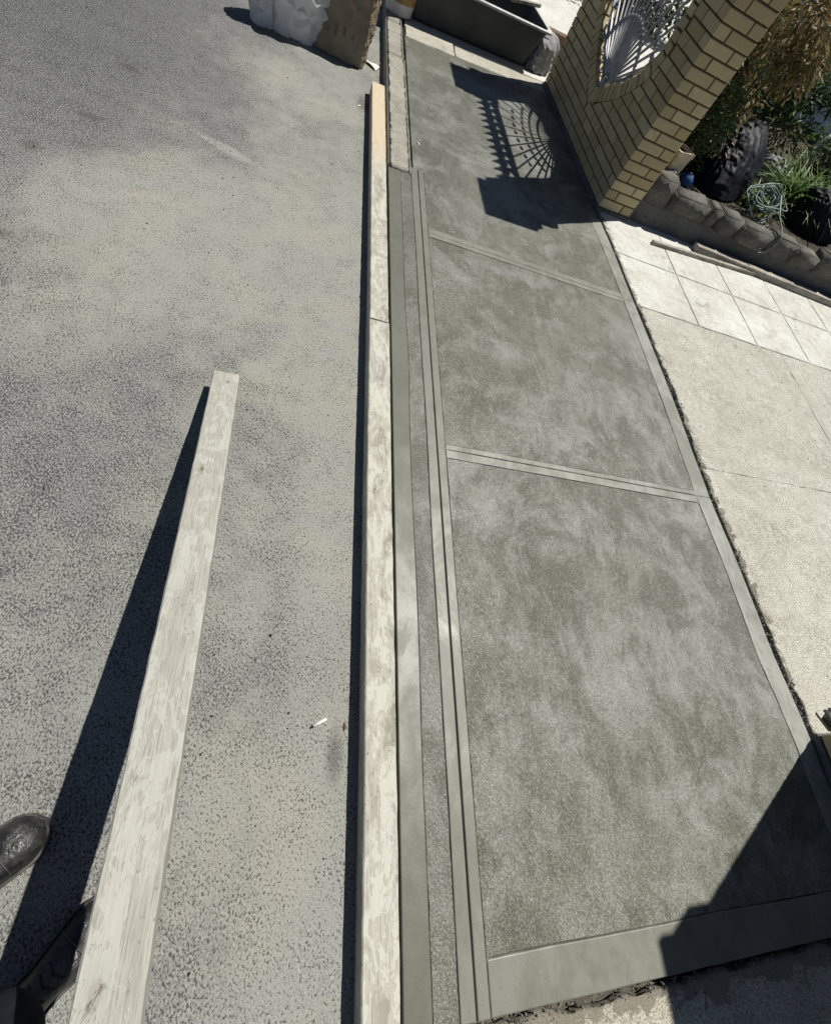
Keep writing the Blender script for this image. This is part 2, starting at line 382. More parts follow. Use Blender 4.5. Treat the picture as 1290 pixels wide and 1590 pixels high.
def leafmat(name, a, b, c, tr=0.25):
    s = Mt(name, 0.5, 0.35)
    g = s.n('ShaderNodeNewGeometry')
    r = g.outputs['Random Per Island']
    col = s.mix(r, a, b)
    col = s.mix(s.rng(s.noise(2.4, 3), 0.45, 0.65, 0, 0.8), col, c)
    s.b.inputs['Transmission Weight'].default_value = 0.0
    s.put(s.b.inputs['Base Color'], col)
    t = s.n('ShaderNodeBsdfTranslucent'); s.put(t.inputs[0], col)
    mx = s.n('ShaderNodeMixShader'); mx.inputs[0].default_value = tr
    s.nt.links.new(s.b.outputs[0], mx.inputs[1]); s.nt.links.new(t.outputs[0], mx.inputs[2])
    s.nt.links.new(mx.outputs[0], s.nt.nodes['Material Output'].inputs[0])
    return s.m
M['leaf_brown'] = leafmat('yellow_brown_leaves', (0.15, 0.125, 0.045), (0.28, 0.19, 0.09), (0.09, 0.10, 0.03), 0.35)
M['leaf_dark'] = leafmat('dark_green_leaves', (0.04, 0.075, 0.025), (0.075, 0.12, 0.04), (0.10, 0.10, 0.035), 0.35)
M['leaf_grass'] = leafmat('strap_leaves', (0.06, 0.13, 0.035), (0.13, 0.21, 0.06), (0.20, 0.22, 0.08), 0.4)

# ---------------------------------------------------------------- mesh helpers
class MB:
    def __init__(s):
        s.v, s.f = [], []
    def add(s, vs_, fs):
        o = len(s.v)
        s.v += [tuple(p) for p in vs_]
        s.f += [tuple(i + o for i in f) for f in fs]
        return s
    def box(s, c, d, rot=None):
        hx, hy, hz = d[0] / 2, d[1] / 2, d[2] / 2
        pts = [Vector((x, y, z)) for z in (-hz, hz) for x, y in ((-hx, -hy), (hx, -hy), (hx, hy), (-hx, hy))]
        if rot is not None: pts = [rot @ p for p in pts]
        c = Vector(c)
        return s.add([p + c for p in pts], [(0, 3, 2, 1), (4, 5, 6, 7), (0, 1, 5, 4), (1, 2, 6, 5), (2, 3, 7, 6), (3, 0, 4, 7)])
    def tube(s, pts, r, n=8, cap=True):
        pts = [Vector(p) for p in pts]
        rs = r if isinstance(r, (list, tuple)) else [r] * len(pts)
        ring = []
        up = Vector((0.13, 0.21, 0.97))
        for i, p in enumerate(pts):
            t = (pts[min(i + 1, len(pts) - 1)] - pts[max(i - 1, 0)])
            if t.length < 1e-9: t = Vector((0, 0, 1))
            t.normalize()
            a = t.cross(up)
            if a.length < 1e-3: a = t.cross(Vector((1, 0, 0)))
            a.normalize(); b = t.cross(a)
            ring.append([p + (a * math.cos(k * 2 * math.pi / n) + b * math.sin(k * 2 * math.pi / n)) * rs[i] for k in range(n)])
        vs_ = [q for rr in ring for q in rr]
        fs = []
        for i in range(len(pts) - 1):
            for k in range(n):
                fs.append((i * n + k, i * n + (k + 1) % n, (i + 1) * n + (k + 1) % n, (i + 1) * n + k))
        if cap:
            fs.append(tuple(range(n - 1, -1, -1))); fs.append(tuple((len(pts) - 1) * n + k for k in range(n)))
        return s.add(vs_, fs)
    def lathe(s, prof, c=(0, 0, 0), n=28):
        vs_, fs = [], []
        for (r, z) in prof:
            for k in range(n):
                a = 2 * math.pi * k / n
                vs_.append((c[0] + r * math.cos(a), c[1] + r * math.sin(a), c[2] + z))
        for i in range(len(prof) - 1):
            for k in range(n):
                fs.append((i * n + k, i * n + (k + 1) % n, (i + 1) * n + (k + 1) % n, (i + 1) * n + k))
        return s.add(vs_, fs)
    def prism(s, poly, z0, z1):
        n = len(poly)
        vs_ = [(p[0], p[1], z0) for p in poly] + [(p[0], p[1], z1) for p in poly]
        fs = [tuple(range(n - 1, -1, -1)), tuple(range(n, 2 * n))] + [(i, (i + 1) % n, n + (i + 1) % n, n + i) for i in range(n)]
        return s.add(vs_, fs)
    def mesh(s, name, m=None, smooth=False):
        me = bpy.data.meshes.new(name)
        me.from_pydata(s.v, [], s.f)
        me.update()
        if m: me.materials.append(m)
        if smooth:
            for p in me.polygons: p.use_smooth = True
        return me

def link(name, me, parent=None, loc=None, rot=None):
    o = bpy.data.objects.new(name, me)
    C.objects.link(o)
    if loc is not None: o.location = loc
    if rot is not None: o.rotation_euler = rot
    if parent is not None: o.parent = parent
    return o
def build(name, mb, m, parent=None, loc=None, rot=None, smooth=False, bevel=0.0):
    o = link(name, mb.mesh(name, m, smooth), parent, loc, rot)
    if bevel:
        b = o.modifiers.new('bevel', 'BEVEL'); b.width = bevel; b.segments = 2; b.limit_method = 'ANGLE'; b.angle_limit = R_(35)
    return o
def tag(o, label=None, cat=None, group=None, kind=None):
    if label: o['label'] = label
    if cat: o['category'] = cat
    if group: o['group'] = group
    if kind: o['kind'] = kind
    return o
def empty(name, loc=(0, 0, 0), rz=0.0):
    o = link(name, None, None, loc, (0, 0, rz))
    o.empty_display_size = 0.1
    return o
def nz(x, y, z=0.0, f=1.0):
    return mnoise.noise(Vector((x * f, y * f, z * f)))

def slab(name, m, xl, xr, yl, yh, z=0.0, nu=10, nv=10, amp=0.0008, freq=6.0, depth=0.03, parent=None, rnd=0.003, jit=0.0, seed=0.0):
    """a cast piece of paving: waving top, eased edges and a skirt. xl, xr: functions of y; yl, yh: functions of x"""
    us = [0.0, 0.0, 0.0] + [i / nu for i in range(1, nu)] + [1.0, 1.0, 1.0]
    vs2 = [0.0, 0.0, 0.0] + [i / nv for i in range(1, nv)] + [1.0, 1.0, 1.0]
    nU, nV = len(us), len(vs2)
    def pos(u, v):
        # resolve corners between the two pairs of curves
        x = xl(0.5 * (yl(0) + yh(0))) + u * (xr(0.5 * (yl(0) + yh(0))) - xl(0.5 * (yl(0) + yh(0))))
        for _ in range(3):
            y = yl(x) + v * (yh(x) - yl(x))
            x = xl(y) + u * (xr(y) - xl(y))
        return x, y
    vs_, fs = [], []
    cx, cy = pos(0.5, 0.5)
    for j, v in enumerate(vs2):
        for i, u in enumerate(us):
            x, y = pos(u, v)
            e = i in (0, nU - 1) or j in (0, nV - 1)
            zz = z + amp * (nz(x + seed, y, seed, freq) + 0.6 * nz(x, y, seed + 3, freq * 3.1))
            if not e:
                # pull the second ring in from the edge
                if i in (1, 2): x += rnd * (1, 2.2)[i - 1]
                if i in (nU - 2, nU - 3): x -= rnd * (1, 2.2)[nU - 2 - i]
                if j in (1, 2): y += rnd * (1, 2.2)[j - 1]
                if j in (nV - 2, nV - 3): y -= rnd * (1, 2.2)[nV - 2 - j]
            else:
                zz -= rnd * 0.9
                if jit:
                    x += jit * (nz(x * 1.0, y, seed + 7, 14) + 0.8 * nz(x, y, seed + 8, 3.5)) * (1 if i in (0, nU - 1) else 0)
                    y += jit * (nz(x, y, seed + 9, 14) + 0.8 * nz(x, y, seed + 8, 3.5)) * (1 if j in (0, nV - 1) else 0)
            vs_.append((x, y, zz))
    for j in range(nV - 1):
        for i in range(nU - 1):
            fs.append((j * nU + i, j * nU + i + 1, (j + 1) * nU + i + 1, (j + 1) * nU + i))
    loop = [i for i in range(nU)] + [j * nU + nU - 1 for j in range(1, nV)] + [(nV - 1) * nU + i for i in range(nU - 2, -1, -1)] + [j * nU for j in range(nV - 2, 0, -1)]
    o = len(vs_)
    for k in loop:
        vs_.append((vs_[k][0], vs_[k][1], z - depth))
    L = len(loop)
    for k in range(L):
        a, b = loop[k], loop[(k + 1) % L]
        fs.append((b, a, o + k, o + (k + 1) % L))
    mb = MB().add(vs_, fs)
    return build(name, mb, m, parent, smooth=True)
K = lambda v: (lambda _: v)

# ---------------------------------------------------------------- ground and road
g = MB().add([(-300, -300, -0.16), (300, -300, -0.16), (300, 300, -0.16), (-300, 300, -0.16)], [(0, 1, 2, 3)])
tag(build('ground', g, M['dirt']), kind='structure')
g = MB().add([(-9, -60, ROAD), (0.72, -60, ROAD), (0.72, 80, ROAD), (-9, 80, ROAD)], [(0, 1, 2, 3)])
tag(build('road', g, M['asphalt']), kind='structure')

# ---------------------------------------------------------------- footpath
EDGE = [(-8.0, 2.58), (-0.66, 2.56), (0.0, 2.545), (0.4, 2.51), (0.86, 2.502), (1.3, 2.475), (1.93, 2.478), (2.5, 2.463), (2.95, 2.445), (3.7, 2.42), (4.11, 2.395), (6.2, 2.30), (12.0, 2.2)]
def edge(y):
    for (a, xa), (b, xb) in zip(EDGE, EDGE[1:]):
        if a <= y <= b:
            t = (y - a) / (b - a)
            return xa + t * (xb - xa) + 0.004 * nz(0, y, 1, 3)
    return EDGE[-1][1]
fp = build('footpath', MB().prism([(0.538, -0.66), (2.56, -0.66), (2.52, 0.4), (2.44, 2.9), (2.36, 4.1), (2.27, 6.16), (0.72, 5.88), (0.72, 3.6), (0.538, 3.56)], -0.14, -0.024), M['bed'])
tag(fp, kind='structure')
YB, YF = -0.652, 3.555
J1a, J1m, J1b = 2.918, 2.962, 3.01
J2a, J2m, J2b = 1.236, 1.285, 1.316
far = lambda x: 5.872 + (x - 0.67) * 0.16
# kerb strip in the gutter: trowelled strip, floated strip, trowelled margins either side of the groove
wv = lambda x0, a=0.004, sd=0.0: (lambda y: x0 + a * nz(sd, y, 2, 1.6))
line_a, line_b = wv(0.625, 0.009, 1), wv(0.704, 0.006, 5)
gp = 0.0018
slab('trowelled_strip', M['kerb_smooth'], K(0.540), lambda y: line_a(y) - gp * 0.4, K(YB), K(YF), 0.000, 6, 120, 0.0012, 3, parent=fp, rnd=0.002, seed=1)
slab('floated_strip', M['kerb_rough'], lambda y: line_a(y) + gp * 0.4, lambda y: line_b(y) - gp * 0.5, K(YB), K(YF), -0.0015, 8, 300, 0.0022, 22, parent=fp, rnd=0.0015, jit=0.002, seed=2)
slab('trowelled_margin', M['smooth_fresh'], lambda y: line_b(y) + gp * 0.5, K(0.7515), K(YB), K(3.66), 0.001, 5, 110, 0.0008, 4, parent=fp, rnd=0.002, seed=3)
slab('trowelled_margin', M['smooth_fresh'], K(0.7575), K(0.7965), K(YB), K(3.66), 0.001, 5, 110, 0.0008, 4, parent=fp, rnd=0.002, seed=4)
inR = lambda y: edge(y) - 0.112 - 0.01 * nz(3, y, 4, 1.1)
inB = lambda x: -0.522 + 0.006 * nz(x, 0, 5, 2.0)
slab('floated_panel', M['rough_fresh'], K(0.7995), lambda y: inR(y) - 0.001, lambda x: inB(x) + 0.001, K(J2a - 0.001), -0.0025, 90, 96, 0.0016, 5, parent=fp, rnd=0.0015, jit=0.003, seed=11)
slab('floated_panel', M['rough_fresh'], K(0.7995), lambda y: inR(y) - 0.001, K(J2b + 0.001), K(J1a - 0.001), -0.0025, 90, 90, 0.0016, 5, parent=fp, rnd=0.0015, jit=0.003, seed=12)
xlf = lambda y: 0.7995 if y < 3.66 else 0.722
slab('floated_panel', M['rough_fresh'], xlf, lambda y: (inR(y) if y < 3.98 else edge(y) - 0.004), K(J1b + 0.001), far, -0.0025, 90, 140, 0.0016, 5, parent=fp, rnd=0.0015, jit=0.002, seed=13)
# margins trowelled across the joints, round the right side and along the near end
for (a, b, sd) in ((J2a + 0.001, J2m - 0.003, 21), (J2m + 0.001, J2b - 0.001, 22), (J1a + 0.001, J1m - 0.002, 23), (J1m + 0.001, J1b - 0.001, 24)):
    slab('joint_margin', M['edge_fresh'] if sd < 23 else M['far_edge'], K(0.7995), lambda y: inR(y) - 0.001, K(a), K(b), 0.0, 70, 5, 0.001, 8, parent=fp, rnd=0.0018, jit=0.0015, seed=sd)
for (a, b, sd) in ((-0.520, J2m - 0.001, 31), (J2m + 0.001, J1m - 0.001, 32), (J1m + 0.001, 3.97, 33)):
    slab('side_margin', M['edge_fresh'], lambda y: inR(y) + 0.0005, lambda y: edge(y), K(a), K(b), 0.0, 6, 60, 0.0012, 4, parent=fp, rnd=0.0025, jit=0.003, seed=sd)
slab('end_margin', M['smooth_fresh'], K(0.7995), lambda y: edge(y), K(YB), lambda x: inB(x) - 0.0008, 0.0005, 70, 7, 0.0012, 4, parent=fp, rnd=0.0025, jit=0.002, seed=41)

# ---------------------------------------------------------------- old kerb and old paths
def rough_block(name, m, x0, x1, y0, y1, z0, z1, nu, nv, parent=None, seed=0.0, chip=0.01, round_=0.02):
    """a worn concrete block: top grid with chipped, rounded edges and side walls"""
    prof = [(0.0, z0), (0.0, z1 - round_), (round_ * 0.35, z1 - round_ * 0.3), (round_, z1)]
    xs = [(d, z) for d, z in prof] + [((x1 - x0) * i / nu, z1) for i in range(1, nu)] + [((x1 - x0) - d, z) for d, z in reversed(prof)]
    vs_, fs = [], []
    n = len(xs)
    for j in range(nv + 1):
        y = y0 + (y1 - y0) * j / nv
        for i, (d, z) in enumerate(xs):
            x = x0 + d
            k = 0.0 if z <= z0 + 1e-6 else 1.0
            w = chip * k
            vs_.append((x + w * nz(0 if i < n / 2 else 1, y, seed, 17) * 0.9, y + (w * nz(x, y, seed, 23) if j in (0, nv) else 0), z + w * 0.9 * nz(x, y, seed + 5, 21) - (0.012 * k if j in (0, nv) else 0)))
    for j in range(nv):
        for i in range(n - 1):
            fs.append((j * n + i, j * n + i + 1, (j + 1) * n + i + 1, (j + 1) * n + i))
    fs.append(tuple(range(n - 1, -1, -1))); fs.append(tuple(nv * n + i for i in range(n)))
    return build(name, MB().add(vs_, fs), m, parent, smooth=True)
kb = rough_block('kerb', M['old_kerb'], 0.535, 0.708, 3.575, 5.35, -0.14, 0.012, 10, 90, None, 1.0, 0.005)
tag(kb, kind='structure')
kb2 = rough_block('kerb', M['old_kerb'], 0.535, 0.700, 5.36, 6.06, -0.14, 0.008, 10, 40, None, 2.0, 0.005)
tag(kb2, kind='structure')
kb4 = rough_block('kerb', M['old_kerb'], 0.535, 0.700, 6.07, 9.5, -0.14, 0.008, 10, 60, None, 4.0, 0.005)
tag(kb4, kind='structure')
kb3 = rough_block('kerb', M['old_kerb'], 0.535, 0.760, -4.0, -0.68, -0.14, 0.0, 10, 90, None, 3.0, 0.005)
tag(kb3, kind='structure')
op = build('old_footpath', MB().prism([(0.765, -6), (2.56, -6), (2.56, -0.67), (0.765, -0.67)], -0.15, -0.05), M['dirt'])
tag(op, kind='structure')
slab('path_slab', M['old_path'], K(0.77), lambda y: edge(y) - 0.004, K(-2.2), lambda x: -0.672 - 0.006 * nz(x, 0, 2, 5) - 0.006 * nz(x, 0, 4, 23), -0.006, 60, 40, 0.004, 3, parent=op, rnd=0.01, jit=0.02, seed=51)
slab('path_slab', M['old_path'], K(0.77), K(2.55), K(-4.2), K(-2.21), -0.004, 20, 20, 0.004, 3, parent=op, rnd=0.01, jit=0.02, seed=52)
of = build('far_footpath', MB().prism([(0.72, 5.885), (2.28, 6.14), (2.4, 12), (0.72, 12)], -0.15, -0.03), M['dirt'])
tag(of, kind='structure')
slab('path_slab', M['pale_path'], K(0.73), K(1.235), lambda x: far(x) + 0.022, lambda x: far(x) + 0.29, -0.004, 14, 10, 0.003, 4, parent=of, rnd=0.006, jit=0.012, seed=53)
slab('path_slab', M['pale_path'], K(1.245), K(2.29), lambda x: far(x) + 0.022, lambda x: far(x) + 0.26, -0.004, 24, 10, 0.003, 4, parent=of, rnd=0.006, jit=0.012, seed=54)
slab('path_slab', M['far_ground'], K(0.73), K(4.6), lambda x: far(x) + 0.30, K(8.4), -0.008, 24, 24, 0.003, 4, parent=of, rnd=0.006, seed=55)
slab('path_slab', M['far_ground'], K(0.73), K(4.6), K(8.42), K(12), -0.008, 24, 24, 0.003, 4, parent=of, rnd=0.006, seed=56)

# ---------------------------------------------------------------- driveway
dw = build('driveway', MB().prism([(2.41, -0.4), (12, -0.4), (12, 4.3), (2.30, 4.3)], -0.15, -0.035), M['dirt'])
tag(dw, kind='structure')
YT = lambda x: 2.935 + 0.004 * nz(x, 0, 1, 6)
rag = lambda y: edge(y) + 0.034 + 0.016 * nz(1, y, 3, 2.2) + 0.014 * nz(2, y, 5, 9) + 0.008 * nz(5, y, 5, 31)
def rag2(y):
    return rag(y) - 0.016 * min(1.0, max(0.0, (y - 2.6) / 0.5))
# apron broken by cracks into pieces
crA = lambda x: 1.505 + 0.012 * (x - 2.6) + 0.012 * nz(x, 0, 8, 3) + 0.006 * nz(x, 0, 8, 15)
crB = lambda y: 4.0 + (2.93 - y) * 0.02 + 0.03 * nz(0, y, 3, 2.2) + 0.012 * nz(0, y, 6, 9)
slab('apron_slab', M['apron'], rag2, K(8.2), K(0.012), lambda x: crA(x) - 0.0015, 0.0, 90, 60, 0.004, 3, parent=dw, rnd=0.004, jit=0.004, seed=61)
slab('apron_slab', M['apron'], rag2, lambda y: crB(y) - 0.0012, lambda x: crA(x) + 0.0015, lambda x: YT(x) - 0.002, 0.0, 70, 60, 0.004, 3, parent=dw, rnd=0.004, jit=0.004, seed=62)
slab('apron_slab', M['apron'], lambda y: crB(y) + 0.0012, K(8.2), lambda x: crA(x) + 0.0015, lambda x: YT(x) - 0.002, 0.0, 40, 50, 0.004, 3, parent=dw, rnd=0.004, jit=0.004, seed=63)
build('slab_bed', MB().prism([(2.50, 2.95), (8.2, 2.95), (8.2, 4.2), (2.46, 4.2)], -0.04, -0.0035), M['joint_fill'], dw)
cols = [None] + [3.085 + 0.65 * i for i in range(9)]
rows = [2.935, 3.56, 4.185]
for r in range(2):
    for c in range(9):
        xl_ = (lambda y: edge(y) + 0.022 + 0.008 * nz(4, y, 3, 6)) if c == 0 else K(cols[c] + 0.004)
        slab('scored_slab', M['slab'], xl_, K(cols[c + 1] - 0.004), K(rows[r] + 0.004), K(rows[r + 1] - 0.004), 0.002 + 0.0008 * ((c * 3 + r) % 3), 14, 14, 0.002, 4, parent=dw, rnd=0.004, seed=70 + c * 2 + r)

# ---------------------------------------------------------------- brick walls with iron fan panels
BL, BHt, BD, JT = 0.215, 0.065, 0.1025, 0.010
CO = BHt + JT
PL = 0.030
TOPZ = PL + 32 * CO
TH = 0.33
VLEN, VC = 2.25, 1.125
PROF = [(0.0, 0.315), (0.2, 0.395), (0.42, 0.505), (0.60, 0.64), (0.70, 0.75), (0.755, 0.86), (0.77, 0.97), (0.77, 2.6)]
def hw(z):
    if z <= PROF[0][1]: return 0.0
    for (a, za), (b, zb) in zip(PROF, PROF[1:]):
        if za <= z <= zb: return a + (b - a) * (z - za) / (zb - za)
    return 0.77
def chamfer_box(dx, dy, dz, c=0.004):
    bm = bmesh.new()
    bmesh.ops.create_cube(bm, size=1.0)
    bmesh.ops.scale(bm, vec=(dx, dy, dz), verts=bm.verts)
    bmesh.ops.bevel(bm, geom=bm.edges[:], offset=c, segments=1, affect='EDGES')
    me = bpy.data.meshes.new('brick'); bm.to_mesh(me); bm.free()
    me.materials.append(M['brick'])
    return me
_bm = {}
def brick_mesh(dx, dy, dz):
    k = (round(dx, 3), round(dy, 3), round(dz, 3))
    if k not in _bm: _bm[k] = chamfer_box(*k)
    return _bm[k]
rb = random.Random(3)
def brick(root, u0, u1, v0, v1, z0, z1, sg):
    j = 0.0012
    o = link('brick', brick_mesh(u1 - u0, v1 - v0, z1 - z0), root,
             ((u0 + u1) / 2 + rb.uniform(-j, j), sg * (v0 + v1) / 2 + rb.uniform(-j, j), (z0 + z1) / 2 + rb.uniform(-j, j) * 0.5),
             (rb.uniform(-.004, .004), 0, rb.uniform(-.004, .004)))
    return o
def cut_brick(root, u0, u1, va0, va1, vb0, vb1, z0, z1, sg):
    """brick with its ends cut along the opening: (va) at the bottom, (vb) at the top"""
    pts = [(va0, z0), (va1, z0), (vb1, z1), (vb0, z1)]
    if max(va1 - va0, vb1 - vb0) < 0.02: return
    if vb1 - vb0 < 0.004: pts[2] = pts[3] = ((vb0 + vb1) / 2, z1)
    mb = MB()
    vs_ = [(u0, sg * v, z) for v, z in pts] + [(u1, sg * v, z) for v, z in pts]
    fs = [(0, 3, 2, 1), (4, 5, 6, 7), (0, 1, 5, 4), (1, 2, 6, 5), (2, 3, 7, 6), (3, 0, 4, 7)]
    if sg < 0: fs = [tuple(reversed(f)) for f in fs]
    mb.add(vs_, fs)
    build('brick', mb, M['brick'], root)
def brick_wall(name, corner, rz, sg, label, band=25, solid=False):
    root = empty(name, corner, rz)
    tag(root, label, 'brick wall', 'brick walls either side of the driveway')
    ins = 0.007
    # cores of mortar: a half-brick panel with the opening, and a block in each pier
    base_ = [(VC - a, z) for a, z in reversed(PROF[:-1])] + [(VC + a, z) for a, z in PROF[1:-1]]
    opn = []
    for i, p in enumerate(base_):
        a, b = Vector(base_[max(0, i - 1)]), Vector(base_[min(len(base_) - 1, i + 1)])
        t = (b - a).normalized(); n_ = Vector((-t.y, t.x))
        opn.append(tuple(Vector(p) + n_ * 0.093))
    if solid: opn = []
    out = [(0.1, 0.0), (VLEN - 0.1, 0.0), (VLEN - 0.1, TOPZ), (VC + 0.77 - 0.093, TOPZ)] + list(reversed(opn)) + [(VC - 0.77 + 0.093, TOPZ), (0.1, TOPZ)]
    if solid: out = [(0.1, 0.0), (VLEN - 0.1, 0.0), (VLEN - 0.1, TOPZ), (0.1, TOPZ)]
    PT = 0.115
    bm = bmesh.new()
    vA = [bm.verts.new((ins, sg * v, z)) for v, z in out]
    vB = [bm.verts.new((PT - ins, sg * v, z)) for v, z in out]
    bm.faces.new(vA); bm.faces.new(list(reversed(vB)))
    for i in range(len(out)):
        k = (i + 1) % len(out)
        bm.faces.new((vA[k], vA[i], vB[i], vB[k]))
    bmesh.ops.recalc_face_normals(bm, faces=bm.faces)
    bmesh.ops.triangulate(bm, faces=[f for f in bm.faces if len(f.verts) > 4])
    me = bpy.data.meshes.new('mortar_core'); bm.to_mesh(me); bm.free(); me.materials.append(M['mortar'])
    link('mortar_core', me, root)
    for c0 in (ins, VLEN - 0.33):
        build('mortar_core', MB().box((TH / 2 + 0.002, sg * (c0 + (0.33 - ins) / 2), TOPZ / 2), (TH - 2 * ins - 0.004, 0.33 - ins, TOPZ)), M['mortar'], root)
    pm = MB()
    pm.box((TH / 2, sg * VLEN / 2, PL / 2 - 0.06), (TH + 0.012, VLEN + 0.012, PL + 0.12 - 0.006))
    build('footing', pm, M['plinth'], root, bevel=0.008)
    for c in range(32):
        z0 = PL + c * CO + JT / 2; z1 = z0 + BHt; zm = (z0 + z1) / 2
        pj = 0.035 if band <= c <= band + 1 or c >= 30 else 0.0          # projecting courses near the pier heads
        if c % 2 == 0:
            ends = [(0, BL, 0, BD), (BL + JT, TH, 0, BL)]
            front = BD + JT
        else:
            ends = [(0, BD, 0, BL), (BD + JT, TH, 0, BD)]
            front = BL + JT
        for (u0, u1, v0, v1) in ends:
            lo = u0 == 0; hi = u1 == TH
            brick(root, u0 - (pj if lo else 0), u1 + (pj if hi else 0), v0 - pj, v1, z0, z1, sg)
            brick(root, u0 - (pj if lo else 0), u1 + (pj if hi else 0), VLEN - v1, VLEN - v0 + pj, z0, z1, sg)
        a0, a1 = (0.0, 0.0) if solid else (hw(z0), hw(z1))
        v = front
        endv = VLEN - front
        g_ = 0.006
        while v < endv - 0.02:
            e = min(v + BL, endv - JT)
            if endv - JT - e < 0.03: e = endv - JT
            L0, L1 = VC - a0 - g_, VC - a1 - g_
            R0, R1 = VC + a0 + g_, VC + a1 + g_
            if a1 <= 0.0 or e <= min(L0, L1) or v >= max(R0, R1):
                brick(root, -pj, BD, v, e, z0, z1, sg)
            else:
                if v < max(L0, L1):
                    cut_brick(root, -pj, BD, v, max(v, min(e, L0)), v, max(v, min(e, L1)), z0, z1, sg)
                if e > min(R0, R1):
                    cut_brick(root, -pj, BD, min(e, max(v, R0)), e, min(e, max(v, R1)), e, z0, z1, sg)
            v = e + JT
    # rowlock bricks trimming the opening
    pth = [(VC - a, z) for a, z in reversed(PROF[:-1])] + [(VC + a, z) for a, z in PROF[1:-1]]
    pth = [(VC - 0.77, 1.9)] + pth + [(VC + 0.77, 1.9)]
    seg = [(Vector(p), Vector(q)) for p, q in zip(pth, pth[1:])]
    tot = sum((q - p).length for p, q in seg)
    nb = 0 if solid else int(tot / 0.070)
    for k in range(nb):
        d = (k + 0.5) * tot / nb
        for p, q in seg:
            if d <= (q - p).length: break
            d -= (q - p).length
        t = (q - p).normalized()
        n_ = Vector((-t.y, t.x))
        mid_ = p + t * d + n_ * 0.052
        ang = math.atan2(t.y, t.x)
        o = link('brick', brick_mesh(PT + 0.006, 0.057, 0.1), root, (PT / 2 - 0.002, sg * mid_.x, mid_.y), (sg * ang, 0, 0))
    cp = MB()
    for cv in (0.18, VLEN - 0.18):
        cp.box((TH / 2, sg * cv, TOPZ + 0.025), (TH + 0.1, 0.46, 0.05))
        cp.add([(TH / 2 - 0.2, sg * cv - 0.2, TOPZ + 0.052), (TH / 2 + 0.2, sg * cv - 0.2, TOPZ + 0.052), (TH / 2 + 0.2, sg * cv + 0.2, TOPZ + 0.052), (TH / 2 - 0.2, sg * cv + 0.2, TOPZ + 0.052), (TH / 2, sg * cv, TOPZ + 0.12)], [(0, 1, 4), (1, 2, 4), (2, 3, 4), (3, 0, 4)])
    build('coping', cp, M['plinth'], root)
    return root
